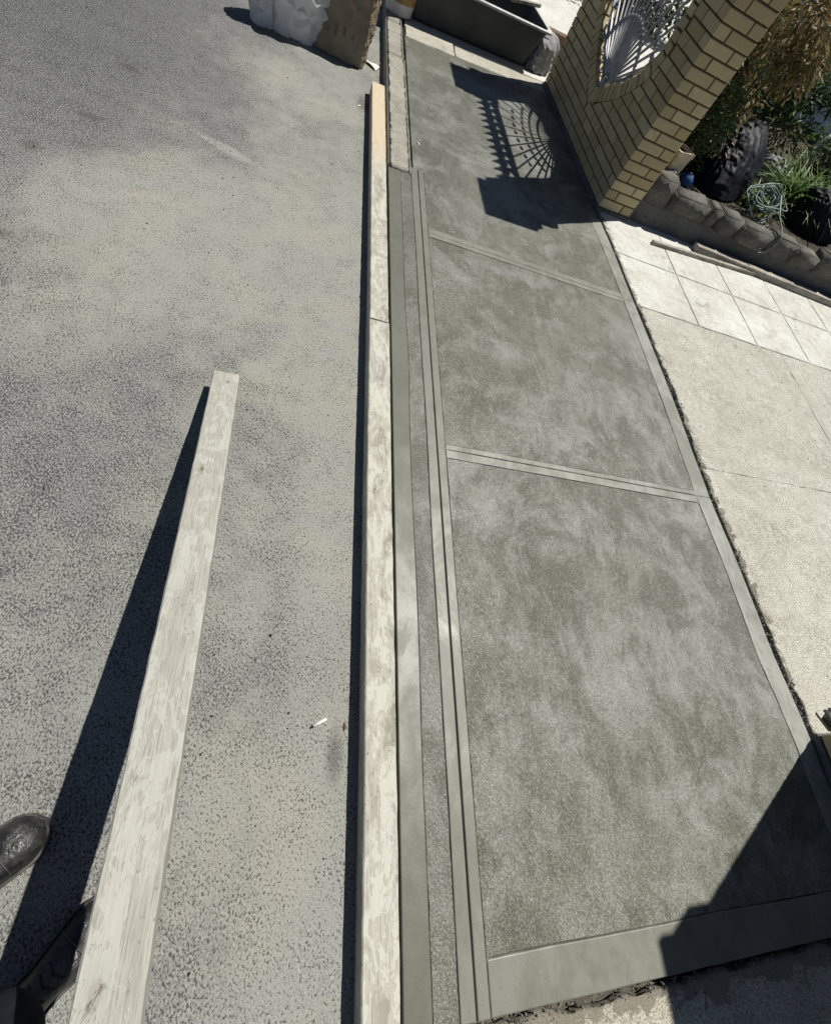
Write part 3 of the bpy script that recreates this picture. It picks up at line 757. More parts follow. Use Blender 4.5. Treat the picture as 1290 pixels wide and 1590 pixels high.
def iron_panel(corner, rz, sg, label):
    root = empty('iron_fan_panel', corner, rz)
    tag(root, label, 'iron panel')
    u = 0.05
    hub = (u, sg * VC, 0.47)
    hm = MB(); hm.tube([(u - 0.02, sg * VC, 0.47), (u + 0.02, sg * VC, 0.47)], 0.04, 20)
    hm.box((u, sg * VC, 0.435), (0.03, 0.03, 0.06))
    build('hub', hm, M['iron'], root, smooth=False)
    z0, z1, hv = 1.80, 2.07, 0.655
    for z in (z0, z1):
        build('rail', MB().box((u, sg * VC, z), (0.04, 2 * hv + 0.06, 0.03)), M['iron'], root)
    # flat frame following the opening
    fr = [(VC - 0.645, z1)] + [(VC - max(0.0, a - 0.115), z + 0.115) for a, z in reversed(PROF[:-1])] + [(VC + max(0.0, a - 0.115), z + 0.115) for a, z in PROF[1:-1]] + [(VC + 0.645, z1)]
    fm = MB()
    for p, q in zip(fr, fr[1:]):
        p, q = Vector(p), Vector(q); d = q - p
        if d.length < 0.02: continue
        rot = Matrix.Rotation(sg * math.atan2(d.y, d.x), 3, 'X')
        m_ = (p + q) / 2
        fm.box((u, sg * m_.x, m_.y), (0.035, d.length + 0.008, 0.008), rot)
    build('frame', fm, M['iron'], root)
    # rays
    nr = 19
    ends_ = []
    for k in range(nr):
        a = R_(24 + (132.0 * k) / (nr - 1))
        dx, dz = math.cos(a), math.sin(a)
        t = 3.0
        t = min(t, (z0 - 0.47) / dz)
        if abs(dx) > 1e-6: t = min(t, 0.64 / abs(dx))
        p0 = Vector((u, sg * (VC + dx * 0.05), 0.47 + dz * 0.05)); p1 = Vector((u, sg * (VC + dx * t), 0.47 + dz * t))
        d = p1 - p0
        mb = MB().box((p0 + p1) / 2, (0.014, d.length, 0.014), Matrix.Rotation(math.atan2(d.z, d.y), 3, 'X'))
        build('ray', mb, M['iron'], root)
        ends_.append((a, t))
    # scrolls between the outer rays and the frame, rings between the rails
    sc = MB()
    for k in range(nr - 1):
        a = (ends_[k][0] + ends_[k + 1][0]) / 2
        for rr in (0.42, 0.62, 0.80, 1.02):
            if rr > min(ends_[k][1], ends_[k + 1][1]) - 0.1: continue
            c_ = (VC + math.cos(a) * rr, 0.47 + math.sin(a) * rr)
            r0 = 0.014 + 0.022 * rr
            pts = [(u, sg * (c_[0] + r0 * (1 - 0.07 * i) * math.cos(i * 0.75)), c_[1] + r0 * (1 - 0.07 * i) * math.sin(i * 0.75)) for i in range(13)]
            sc.tube(pts, 0.008, 5)
    for sd in (-1, 1):
        for i in range(7):
            q = 0.12 + i * 0.085
            c_ = (VC + sd * (q + 0.03), 0.445 + q * 0.52 - 0.0)
            pts = [(u, sg * (c_[0] + 0.03 * (1 - 0.07 * j) * math.cos(j * 0.75)), c_[1] + 0.03 * (1 - 0.07 * j) * math.sin(j * 0.75)) for j in range(12)]
            sc.tube(pts, 0.006, 5)
    nring = 11
    for i in range(nring):
        cv = VC - hv + (i + 0.5) * 2 * hv / nring
        for rad, off in ((0.052, 0.068), (0.052, -0.068)):
            pts = [(u, sg * (cv + rad * (1 - 0.06 * j) * math.cos(j * 0.7 + off * 20)), (z0 + z1) / 2 + off + rad * (1 - 0.06 * j) * math.sin(j * 0.7)) for j in range(14)]
            sc.tube(pts, 0.017, 5)
        sc.box((u, sg * (cv + hv / nring), (z0 + z1) / 2), (0.02, 0.045, z1 - z0))
    o = build('scrollwork', sc, M['iron'], root); o['kind'] = 'stuff'
    # spear finials
    for i in range(13):
        cv = VC - hv + 0.02 + i * (2 * hv - 0.04) / 12
        mb = MB()
        mb.box((u, sg * cv, z1 + 0.07), (0.014, 0.014, 0.14))
        zt = z1 + 0.235
        w = 0.021
        mb.add([(u - 0.008, sg * (cv - w), z1 + 0.13), (u - 0.008, sg * (cv + w), z1 + 0.13), (u, sg * cv, zt), (u + 0.008, sg * (cv + w), z1 + 0.13), (u + 0.008, sg * (cv - w), z1 + 0.13), (u, sg * cv, z1 + 0.10)],
               [(0, 1, 2), (3, 4, 2), (1, 3, 2), (4, 0, 2), (1, 0, 5), (4, 3, 5), (3, 1, 5), (0, 4, 5)])
        mb.box((u, sg * cv, z1 + 0.085), (0.018, 0.062, 0.012))
        build('spear', mb, M['iron'], root)
    return root
W1 = (2.395, 4.105, 0.0); A1 = R_(2.4)
brick_wall('brick_wall', W1, A1, 1, 'cream brick wall with V shaped iron fan opening beyond the driveway')
iron_panel(W1, A1, 1, 'grey iron fan panel with spear tops in the far brick wall')
W2 = (2.565, 0.03, 0.0)
brick_wall('brick_wall', W2, 0.0, -1, 'cream brick wall in shade at the lower right edge, casting the corner shadow', 28, True)

# ---------------------------------------------------------------- planter wall, garden, house
gb = build('garden_bed', MB().prism([(2.74, 4.36), (14, 4.36), (14, 9.0), (4.8, 9.0), (4.8, 6.45), (2.66, 6.4)], -0.1, 0.27), M['soil'])
tag(gb, kind='structure')
pw = empty('planter_wall', (2.75, 4.17, 0))
tag(pw, 'low grey rendered garden wall topped with stones, right of the brick pier', 'garden wall')
mb = MB()
vs_, fs = [], []
nx, nzv = 90, 8
for j in range(nzv + 1):
    for i in range(nx + 1):
        x = i * 4.2 / nx; z = -0.05 + 0.23 * j / nzv
        vs_.append((x, 0.022 * nz(x, z, 3, 3) + 0.008 * nz(x, z, 5, 12) + 0.02 * (j / nzv), z))
for j in range(nzv):
    for i in range(nx):
        fs.append((j * (nx + 1) + i, j * (nx + 1) + i + 1, (j + 1) * (nx + 1) + i + 1, (j + 1) * (nx + 1) + i))
o = len(vs_)
vs_ += [(0, 0.19, 0.18), (4.2, 0.19, 0.18)]
fs.append(tuple(nzv * (nx + 1) + i for i in range(nx + 1)) + (o + 1, o))
mb.add(vs_, fs)
build('rendered_base', mb, M['plinth'], pw, smooth=True)
def stone(parent, x0, x1, y0, y1, z0, z1, seed, mname='stone'):
    bm = bmesh.new()
    bmesh.ops.create_cube(bm, size=1.0)
    bmesh.ops.bevel(bm, geom=bm.edges[:], offset=0.05, segments=2, affect='EDGES')
    bmesh.ops.subdivide_edges(bm, edges=bm.edges[:], cuts=1, use_grid_fill=True)
    for v in bm.verts:
        q = Vector((v.co.x * (x1 - x0), v.co.y * (y1 - y0), v.co.z * (z1 - z0)))
        d = mnoise.noise_vector(q * 9 + Vector((seed * 3.1, seed, seed * 2))) * 0.022
        v.co = q + d + Vector(((x0 + x1) / 2, (y0 + y1) / 2, (z0 + z1) / 2))
    me = bpy.data.meshes.new('stone'); bm.to_mesh(me); bm.free(); me.materials.append(M[mname])
    for p in me.polygons: p.use_smooth = True
    return link('stone', me, parent)
xx = 0.0
rs = random.Random(5)
for i, (w, h) in enumerate([(0.24, 0.375), (0.40, 0.335), (0.11, 0.30), (0.23, 0.32), (0.36, 0.325), (0.33, 0.315), (0.30, 0.32), (0.34, 0.34), (0.28, 0.33), (0.36, 0.34), (0.30, 0.32), (0.40, 0.33), (0.30, 0.33)]):
    so_ = stone(pw, xx, xx + w, -0.008 + rs.uniform(-0.02, 0.015), 0.175 + rs.uniform(-0.03, 0.02), 0.168, h + rs.uniform(-0.025, 0.02), i + 1)
    xx += w + rs.uniform(0.014, 0.034)

def leaf_mesh(pts_fn, n, seed, size, m, aspect=0.38, droop=0.3):
    rr = random.Random(seed)
    v, f = [], []
    for i in range(n):
        p, out = pts_fn(rr)
        d = (out + Vector((rr.gauss(0, .6), rr.gauss(0, .6), rr.gauss(-droop, .5)))).normalized()
        side = d.cross(Vector((rr.gauss(0, 1), rr.gauss(0, 1), rr.gauss(0, 1))))
        if side.length < 1e-3: continue
        side.normalize(); nrm = d.cross(side)
        L = size * rr.uniform(0.6, 1.35); w = L * aspect
        o = len(v)
        v += [p, p + d * L * 0.5 + side * w * 0.5 + nrm * w * 0.12, p + d * L, p + d * L * 0.5 - side * w * 0.5 + nrm * w * 0.12]
        f += [(o, o + 1, o + 2), (o, o + 2, o + 3)]
    return MB().add(v, f)
def shrub(name, loc, rx, ry, rz, n, size, m, label, seed, lobes=7, aspect=0.38, droop=0.3, grp='garden plants behind the planter wall'):
    root = empty(name, loc)
    tag(root, label, 'shrub', grp)
    rr = random.Random(seed)
    lb = [(Vector((rr.uniform(-.7, .7) * rx, rr.uniform(-.7, .7) * ry, rr.uniform(-.7, .8) * rz)), rr.uniform(0.3, 0.6)) for _ in range(lobes)]
    def fn(r2):
        c, k = r2.choice(lb)
        d = Vector((r2.gauss(0, 1), r2.gauss(0, 1), r2.gauss(0, 1))).normalized()
        q = r2.random() ** 0.45
        return c + Vector((d.x * rx, d.y * ry, d.z * rz)) * k * q + Vector((0, 0, rz)), d
    build('foliage', leaf_mesh(fn, n, seed + 1, size, m, aspect, droop), m, root)
    st = MB()
    for c, k in lb:
        tip = c + Vector((0, 0, rz))
        mid_ = Vector((tip.x * 0.35, tip.y * 0.35, tip.z * 0.5))
        st.tube([(0, 0, -0.05), mid_, tip], [0.018, 0.012, 0.004], 6)
    build('stems', st, M['bark'], root, smooth=True)
    return root
shrub('shrub', (3.55, 5.05, 0.27), 0.55, 0.45, 0.62, 5200, 0.06, M['leaf_brown'], 'yellow brown leafed shrub hanging beside the brick pier', 21, 9, 0.35, 0.8)
shrub('shrub', (3.25, 5.55, 0.27), 0.40, 0.5, 0.55, 3600, 0.055, M['leaf_dark'], 'dark green shrub seen through the iron fan opening', 22, 8)
shrub('shrub', (3.15, 4.75, 0.27), 0.32, 0.3, 0.36, 2600, 0.05, M['leaf_dark'], 'dark green shrub tucked behind the brick pier', 25, 7)
shrub('shrub', (4.9, 6.5, 0.27), 1.1, 0.6, 0.55, 5200, 0.075, M['leaf_dark'], 'wide dark green bush at the back of the garden', 23, 10)
shrub('shrub', (5.5, 5.4, 0.27), 0.6, 0.4, 0.35, 2800, 0.06, M['leaf_dark'], 'low green bush at the right edge of the garden', 24, 7)
shrub('hedge', (4.4, 11.0, -0.05), 2.6, 0.6, 0.75, 6000, 0.13, M['leaf_dark'], 'long dark hedge far beyond the mixing tub and wall', 26, 16, grp=None)
shrub('shrub', (3.7, 5.75, 0.27), 0.55, 0.45, 0.75, 4200, 0.06, M['leaf_dark'], 'taller dark shrub behind the fan opening, right of its neighbour', 27, 9)
def strap_plant(loc, n, L, label, seed):
    root = empty('strap_leaf_plant', loc)
    tag(root, label, 'plant', 'strap leafed plants in the garden bed')
    rr = random.Random(seed)
    v, f = [], []
    for i in range(n):
        a = rr.uniform(0, 2 * math.pi); l = L * rr.uniform(0.6, 1.2); bend = rr.uniform(0.5, 1.35)
        b0 = Vector((rr.gauss(0, .09), rr.gauss(0, .09), 0)); w = rr.uniform(0.007, 0.013)
        d = Vector((math.cos(a), math.sin(a), 0)); sd = Vector((-d.y, d.x, 0))
        o = len(v)
        for k in range(6):
            t = k / 5
            p = b0 + d * (l * (0.15 * t + 0.6 * bend * t * t)) + Vector((0, 0, l * (t * 1.0 - 0.62 * bend * t * t)))
            ww = w * (1 - t ** 3) + 0.0008
            v += [p + sd * ww, p - sd * ww]
        for k in range(5):
            f.append((o + 2 * k, o + 2 * k + 1, o + 2 * k + 3, o + 2 * k + 2))
    build('leaves', MB().add(v, f), M['leaf_grass'], root)
    return root
strap_plant((4.75, 5.02, 0.27), 170, 0.55, 'strap leafed green plant right of the coiled hose', 31)
strap_plant((5.05, 4.98, 0.27), 190, 0.62, 'strap leafed green plant behind the black bag at the right edge', 34)
strap_plant((5.6, 5.2, 0.27), 170, 0.65, 'strap leafed green plant, rightmost in the garden', 35)
strap_plant((5.15, 5.45, 0.27), 150, 0.6, 'strap leafed green plant in front of the white tray', 32)
strap_plant((4.25, 4.78, 0.27), 90, 0.30, 'small strap leafed tuft just behind the coiled hose', 33)

# house beyond the garden: each weatherboard its own piece
hs = empty('house', (10.2, 9.3, 0))
tag(hs, 'white weatherboard house wall beyond the garden at top right', 'house')
build('wall', MB().box((0, 0.09, 1.45), (8.0, 0.12, 2.9)), M['board_white'], hs)
wb = MB().add([(-4, 0.0, 0.17), (4, 0.0, 0.17), (4, -0.03, 0), (-4, -0.03, 0), (-4, 0.02, 0), (4, 0.02, 0)], [(0, 3, 2, 1), (3, 4, 5, 2)])
wbm = wb.mesh('weatherboard', M['board_white'])
for i in range(16):
    link('weatherboard', wbm, hs, (0, 0, 0.12 + i * 0.165))
wd = build('window', MB().box((-2.6, -0.045, 1.55), (1.3, 0.05, 1.1)), M['white'], hs)
build('pane', MB().box((-2.6, -0.075, 1.55), (1.14, 0.012, 0.94)), M['glass'], wd)
build('eave', MB().box((0, -0.2, 2.92), (8.3, 0.7, 0.12)), M['board_white'], hs)
tag(build('far_lawn', MB().prism([(2.6, 9.02), (14, 9.02), (14, 30), (2.6, 30)], -0.15, -0.01), M['far_ground']), kind='structure')

# ---------------------------------------------------------------- timbers
def board(name, m, p0, p1, w, h, label, cat, group=None, seed=0, warp=0.003):
    """sawn timber from p0 to p1 (centres of the top face at both ends); local Y runs along it"""
    p0, p1 = Vector(p0), Vector(p1)
    d = p1 - p0; L = d.length; d.normalize()
    x = d.cross(Vector((0, 0, 1))).normalized(); z = x.cross(d)
    n = max(8, int(L / 0.025))
    vs_, fs = [], []
    c = 0.004
    sec = [(-w / 2 + c, 0), (w / 2 - c, 0), (w / 2, -c), (w / 2, -h + c), (w / 2 - c, -h), (-w / 2 + c, -h), (-w / 2, -h + c), (-w / 2, -c)]
    for i in range(n + 1):
        t = L * i / n
        for k, (a, b) in enumerate(sec):
            j = 0.0017 if k in (0, 1, 2, 7) else 0.0012
            vs_.append((a + warp * nz(t, seed, 1, 0.9) + j * nz(t, a + seed, b, 16), t + (0.002 * nz(a, b, seed, 30) if i in (0, n) else 0), b + j * nz(t, a, seed + b, 14)))
    for i in range(n):
        for k in range(8):
            fs.append((i * 8 + k, (i + 1) * 8 + k, (i + 1) * 8 + (k + 1) % 8, i * 8 + (k + 1) % 8))
    fs.append(tuple(range(8))); fs.append(tuple(n * 8 + k for k in range(7, -1, -1)))
    o = build(name, MB().add(vs_, fs), m)
    o.matrix_world = Matrix(((x.x, d.x, z.x, p0.x), (x.y, d.y, z.y, p0.y), (x.z, d.z, z.z, p0.z), (0, 0, 0, 1)))
    tag(o, label, cat, group)
    return o
SEAM = 2.03
board('formwork_board', M['timber'], (0.4805, -1.9, 0.0), (0.4755, SEAM, 0.0), 0.108, 0.084, 'cement covered timber formwork board, nearer half along the new kerb', 'board', 'formwork boards along the kerb', 1)
board('formwork_board', M['timber_far'], (0.4755, SEAM + 0.006, 0.002), (0.4690, 4.70, 0.002), 0.102, 0.086, 'timber formwork board with a clean yellow far end beside the kerb', 'board', 'formwork boards along the kerb', 2)
PA, PBn = Vector((-0.193, 1.472, 0.0)), Vector((-0.118, -0.335, 0.545))
dd = (PBn - PA).normalized()
board('timber_plank', M['plank'], PA, PA + dd * 3.05, 0.102, 0.083, 'pale weathered timber plank propped at an angle over the road', 'plank', None, 5, 0.002)
board('batten', M['old_timber'], (2.93, 3.90, 0.034), (4.25, 4.06, 0.034), 0.035, 0.032, 'thin old timber batten lying on the scored slabs', 'batten', 'old battens by the planter wall', 7)
board('batten', M['old_timber'], (3.48, 4.085, 0.062), (6.3, 4.085, 0.062), 0.07, 0.06, 'thicker old timber batten at the foot of the planter wall', 'batten', 'old battens by the planter wall', 8)

# trestle that carries the raised end of the plank
tc = PA + dd * 2.85
hz = tc.z - 0.086 - 0.012
tr = empty('trestle', (tc.x, tc.y, ROAD))
tag(tr, 'timber trestle carrying the raised end of the plank', 'trestle')
topz = hz - ROAD
build('beam', MB().box((0, 0, topz - 0.035), (0.7, 0.07, 0.07)), M['old_timber'], tr, bevel=0.004)
for sx in (-1, 1):
    for sy in (-1, 1):
        a = Vector((sx * 0.28, sy * 0.03, topz - 0.05)); b = Vector((sx * 0.33, sy * 0.22, 0.0))
        build('leg', MB().tube([b, a], 0.026, 4), M['old_timber'], tr)

# ---------------------------------------------------------------- sacks, bucket, tub
def crumple(name, loc, rz, w, d, h, m, label, seed, amp=0.03, lean=(0, 0)):
    rr = random.Random(seed)
    bm = bmesh.new()
    bmesh.ops.create_cube(bm, size=2.0)
    bmesh.ops.subdivide_edges(bm, edges=bm.edges[:], cuts=7, use_grid_fill=True)
    for v in bm.verts:
        q = v.co.copy()
        r = Vector((q.x * math.sqrt(1 - q.y * q.y * 0.34 - q.z * q.z * 0.14), q.y * math.sqrt(1 - q.x * q.x * 0.34 - q.z * q.z * 0.2), q.z * math.sqrt(1 - q.x * q.x * 0.2 - q.y * q.y * 0.2)))
        bot = q.z < -0.99
        j = Vector((rr.uniform(-1, 1), rr.uniform(-1, 1), rr.uniform(-1, 1))) * amp
        z = 0.0 if bot else max(0.0, (r.z + 0.95) * h / 2 + j.z)
        v.co = Vector((r.x * w / 2 + j.x + lean[0] * z, r.y * d / 2 + j.y + lean[1] * z, z))
    bmesh.ops.triangulate(bm, faces=bm.faces[:])
    me = bpy.data.meshes.new(name); bm.to_mesh(me); bm.free(); me.materials.append(m)
    for p in me.polygons: p.use_smooth = True
    o = link(name, me, None, loc, (0, 0, rz))
    b = o.modifiers.new('bevel', 'BEVEL'); b.width = 0.006; b.segments = 2; b.limit_method = 'ANGLE'; b.angle_limit = R_(8)
    b.harden_normals = True
    tag(o, label, 'sack', 'sacks standing by the kerb')
    return o
def sack(name, loc, rz, w, d, h, m, label, seed, lean=(0, 0), wr=0.02, bulge=0.25, flop=0.0, fold=1.0, boxy=0.0):
    bm = bmesh.new()
    bmesh.ops.create_cube(bm, size=2.0)
    bmesh.ops.subdivide_edges(bm, edges=bm.edges[:], cuts=39, use_grid_fill=True)
    for v in bm.verts:
        p = v.co.copy()
        q = Vector((p.x, p.y, p.z))
        r = Vector((q.x * math.sqrt(max(0, 1 - q.y * q.y * 0.30 - q.z * q.z * 0.10)), q.y * math.sqrt(max(0, 1 - q.x * q.x * 0.36 - q.z * q.z * 0.20)), q.z * math.sqrt(max(0, 1 - q.x * q.x * 0.12 - q.y * q.y * 0.22))))
        if boxy: r = r * (1 - boxy) + q * boxy
        x, y, z = r.x * w / 2, r.y * d / 2, (r.z + 0.95) * h / 2
        k = z / h
        x *= 1 + bulge * (0.5 - k) * 0.5
        y *= 1 + bulge * (0.5 - k)
        y *= 1 - 0.6 * max(0.0, k - 0.75) * 2.2
        s3 = Vector((x, y, z)) * 4.5 + Vector((seed, seed * 2, 0))
        dn = mnoise.noise_vector(s3) * wr
        # folds: ridges of a warped noise, running down from the pinched corners
        wv_ = mnoise.noise_vector(s3 * 0.8) * 0.9
        f1 = 1 - abs(mnoise.noise(Vector((x * 9, y * 9, z * 4)) + wv_ * 1.6 + Vector((0, seed, 0)))) * 2.4
        f2 = 1 - abs(mnoise.noise(Vector((x * 15, y * 15, z * 22)) + wv_ * 2.5 + Vector((seed, 0, 3)))) * 2.4
        crease = fold * wr * (max(0, f1) ** 2 * 0.55 + max(0, f2) ** 2 * 0.35 * (0.35 + abs(p.x) ** 3))
        out = Vector((p.x, p.y, p.z * 0.4)).normalized()
        fl = max(0, k - 0.6) * flop
        v.co = Vector((x + dn.x + out.x * crease + lean[0] * z + fl, y + dn.y + out.y * crease + lean[1] * z, max(0.0, z + dn.z * min(1, k * 5) + out.z * crease)))
    me = bpy.data.meshes.new(name); bm.to_mesh(me); bm.free(); me.materials.append(m)
    for p in me.polygons: p.use_smooth = True
    o = link(name, me, None, loc, (0, 0, rz))
    tag(o, label, 'sack', 'sacks standing by the kerb')
    return o
sack('cement_sack', (0.14, 5.24, ROAD), R_(-9), 0.46, 0.36, 0.56, M['brown_sack'], 'brown paper cement sack standing right beside the kerb', 3.1, (0.03, 0.06), 0.018, 0.06, 0.0, 1.6, 0.55)
crumple('white_sack', (-0.19, 5.25, ROAD), R_(8), 0.46, 0.40, 0.50, M['sack'], 'large white crumpled sack left of the brown sack', 57, 0.024, (0.05, -0.06))
crumple('white_sack', (-0.43, 5.17, ROAD), R_(55), 0.26, 0.21, 0.42, M['sack'], 'narrow white sack, leftmost of the sacks at the top', 82, 0.016, (0.02, 0.05))
bk = empty('bucket', (0.665, 6.36, 0.006))
tag(bk, 'white plastic bucket with a brown orange label on the kerb', 'bucket')
build('body', MB().lathe([(0.0, 0.0), (0.125, 0.0), (0.13, 0.01), (0.15, 0.34), (0.158, 0.34), (0.158, 0.355), (0.148, 0.355), (0.128, 0.02), (0, 0.018)]), M['bucket'], bk, smooth=True)
build('paper_label', MB().lathe([(0.1375, 0.09), (0.1455, 0.215)]), M['bucket_label'], bk, smooth=True)
hd = [(0.158 * math.cos(a), 0.10 * math.sin(a) * 0.4 - 0.06, 0.335 - 0.09 * math.sin(a)) for a in [i * math.pi / 14 for i in range(15)]]
build('handle', MB().tube(hd, 0.003, 6), M['iron'], bk)
# mixing tub
tb = empty('mixing_tub', (1.40, 6.75, 0.0), R_(8))
tag(tb, 'large dark plastic mixing tub with a pale rim at the far end', 'tub')
def tub_ring(hx, hy, z, r=0.07, n=5):
    pts = []
    for (sx, sy, a0) in ((1, 1, 0), (-1, 1, 90), (-1, -1, 180), (1, -1, 270)):
        for k in range(n + 1):
            a = R_(a0 + 90 * k / n)
            pts.append((sx * (hx - r) + r * math.cos(a), sy * (hy - r) + r * math.sin(a), z))
    return pts
def loft(rings, cap0=True, cap1=False):
    n = len(rings[0]); mb = MB(); v = [p for r in rings for p in r]; f = []
    for i in range(len(rings) - 1):
        for k in range(n):
            f.append((i * n + k, i * n + (k + 1) % n, (i + 1) * n + (k + 1) % n, (i + 1) * n + k))
    if cap0: f.append(tuple(range(n - 1, -1, -1)))
    if cap1: f.append(tuple((len(rings) - 1) * n + k for k in range(n)))
    return mb.add(v, f)
build('tub_body', loft([tub_ring(0.64, 0.28, 0.0), tub_ring(0.66, 0.30, 0.02), tub_ring(0.75, 0.36, 0.33), tub_ring(0.738, 0.348, 0.33), tub_ring(0.645, 0.285, 0.03)], True, True), M['tub'], tb, smooth=False)
build('rim', loft([tub_ring(0.752, 0.362, 0.318), tub_ring(0.785, 0.395, 0.322), tub_ring(0.785, 0.395, 0.338), tub_ring(0.738, 0.348, 0.340), tub_ring(0.738, 0.348, 0.331)], False, False), M['rim'], tb)
build('mortar_residue', MB().add(tub_ring(0.68, 0.31, 0.12), [tuple(range(24))]), M['dirt'], tb)
board('timber_rail', M['brown_timber'], (0.9, 7.30, 0.16), (3.1, 7.62, 0.16), 0.12, 0.15, 'dark brown timber rail lying behind the mixing tub', 'rail', None, 12)
board('timber_stake', M['old_timber'], (1.75, 6.72, 0.39), (2.12, 6.96, 0.40), 0.03, 0.03, 'short pale stick resting across the mixing tub', 'stick', None, 13)
sk = sack('crumpled_bag', (2.24, 6.72, 0.0), 0.5, 0.30, 0.30, 0.26, M['greycloth'], 'crumpled grey bag between the mixing tub and the brick wall', 11.0, (0, 0), 0.05, 0.3)

# ---------------------------------------------------------------- things in the garden
o = sack('bin_bag', (3.78, 4.80, 0.27), R_(35), 0.70, 0.40, 0.46, M['binbag'], 'black plastic bin bag leaning behind the planter wall', 14.0, (0.55, 0.4), 0.04, 0.6)
o['category'] = 'bag'; o['group'] = 'bags left in the garden'
o = sack('bin_bag', (5.0, 4.78, 0.27), R_(-10), 0.55, 0.36, 0.34, M['binbag'], 'black plastic bag at the right edge behind the planter stones', 17.0, (0.05, 0.05), 0.04, 0.2)
o['category'] = 'bag'; o['group'] = 'bags left in the garden'
o = sack('crumpled_bag', (4.85, 5.55, 0.27), R_(20), 0.34, 0.26, 0.24, M['greycloth'], 'grey cloth bundle behind the hose and grass', 19.0, (0.05, 0.05), 0.05, 0.2)
o['category'] = 'bundle'; o['group'] = 'bags left in the garden'
del o['group']
bl_ = MB()
for i in range(13):
    pass
bm = bmesh.new(); bmesh.ops.create_uvsphere(bm, u_segments=24, v_segments=14, radius=0.062)
for v in bm.verts: v.co.z *= 0.93
me = bpy.data.meshes.new('ball'); bm.to_mesh(me); bm.free(); me.materials.append(M['blue'])
for p in me.polygons: p.use_smooth = True
bo = empty('ball', (3.17, 4.41, 0.345)); link('ball_skin', me, bo)
tag(bo, 'small blue ball behind the planter stones', 'ball')
build('valve', MB().lathe([(0, 0.0595), (0.007, 0.0585), (0.009, 0.056)], n=10), M['white'], bo)
pt = empty('plant_pot', (2.95, 4.42, 0.29), 0.4)
tag(pt, 'cream glazed block pot beside the brick pier', 'pot')
pr_ = lambda hx, z: tub_ring(hx, hx * 0.75, z, 0.02, 3)
build('pot_body', loft([pr_(0.085, 0), pr_(0.10, 0.20), pr_(0.108, 0.20), pr_(0.108, 0.235), pr_(0.088, 0.235), pr_(0.08, 0.17)], True, True), M['cream'], pt)
build('pot_soil', MB().add(pr_(0.086, 0.21), [tuple(range(16))]), M['soil'], pt)
# coiled hose
rr = random.Random(9)
pts = []
for i in range(420):
    t = i / 419
    a = t * 2 * math.pi * 11
    r = 0.14 + 0.06 * math.sin(a * 0.37) + 0.02 * math.sin(a * 2.7) + rr.uniform(-.006, .006)
    tilt = 0.5 * math.sin(t * 9)
    pts.append((4.12 + r * math.cos(a) + 0.04 * math.sin(t * 17), 4.52 + 0.55 * r * math.sin(a) + 0.02 * math.cos(t * 13), 0.36 + 0.12 * t + 0.09 * math.sin(a) * (0.8 + 0.5 * math.sin(t * 7)) + 0.02 * math.sin(a * 2.3)))
pts += [(4.24, 4.36, 0.40), (4.25, 4.25, 0.37), (4.24, 4.15, 0.33), (4.235, 4.125, 0.26), (4.20, 4.12, 0.19), (4.14, 4.125, 0.165), (4.12, 4.125, 0.20)]
hs_o = build('garden_hose', MB().tube(pts, 0.0062, 7), M['hose'], smooth=True)
tag(hs_o, 'pale green garden hose coiled on the planter stones', 'hose')
# white tray standing in the grass
ty = empty('plastic_tray', (5.35, 5.85, 0.30), R_(40))
tag(ty, 'white oval plastic tray standing among the grass', 'tray')
ov = lambda a, b, y: [(a * math.cos(k * math.pi / 12), y, 0.26 + b * math.sin(k * math.pi / 12)) for k in range(24)]
build('tray_body', loft([ov(0.10, 0.20, 0.03), ov(0.13, 0.25, 0.0), ov(0.145, 0.265, -0.03), ov(0.13, 0.25, -0.028), ov(0.10, 0.20, 0.02)], True, True), M['white'], ty, smooth=False)
# black bracket by the lower right wall
br = MB()
br.tube([(2.665, 0.135, 0.035), (2.70, 0.06, 0.03), (2.80, 0.05, 0.03)], 0.008, 6)
br.box((2.735, 0.095, 0.012), (0.09, 0.07, 0.022), Matrix.Rotation(0.5, 3, 'Z'))
tag(build('metal_bracket', br, M['tub']), 'small black metal bracket on the apron by the right edge', 'bracket')

# ---------------------------------------------------------------- litter and grit
def tiny(name, mb, m, label, cat, group=None):
    return tag(build(name, mb, m), label, cat, group)
cg = empty('cigarette_butt', (0.288, 0.118, ROAD))
tag(cg, 'white cigarette butt with burnt tip lying on the road', 'cigarette')
build('paper_tube', MB().tube([(-0.019, -0.010, 0.005), (0.024, 0.012, 0.005)], 0.0046, 10), M['paper'], cg, smooth=True)
build('burnt_tip', MB().tube([(-0.026, -0.0135, 0.0048), (-0.019, -0.010, 0.005)], [0.0036, 0.0046], 10), M['ash'], cg)
def chip(rr, c, r, flat=0.6):
    pts = []
    for k in range(8):
        a = k * math.pi / 4
        pts.append((c[0] + r * rr.uniform(.6, 1.1) * math.cos(a), c[1] + r * rr.uniform(.6, 1.1) * math.sin(a)))
    t = [(c[0] + (x - c[0]) * 0.6, c[1] + (y - c[1]) * 0.6) for x, y in pts]
    h = r * flat * rr.uniform(.7, 1.3)
    v = [(x, y, c[2] - 0.001) for x, y in pts] + [(x, y, c[2] + h * rr.uniform(.8, 1.1)) for x, y in t]
    f = [(k, (k + 1) % 8, 8 + (k + 1) % 8, 8 + k) for k in range(8)] + [tuple(range(8, 16))]
    return v, f
rr = random.Random(41)
def scatter(name, n, fn, r0, r1, m, label):
    mb = MB()
    for i in range(n):
        x, y, z = fn(rr)
        v, f = chip(rr, (x, y, z), r0 + (r1 - r0) * rr.random() ** 3)
        mb.add(v, f)
    o = build(name, mb, m)
    tag(o, label, 'grit', kind='stuff')
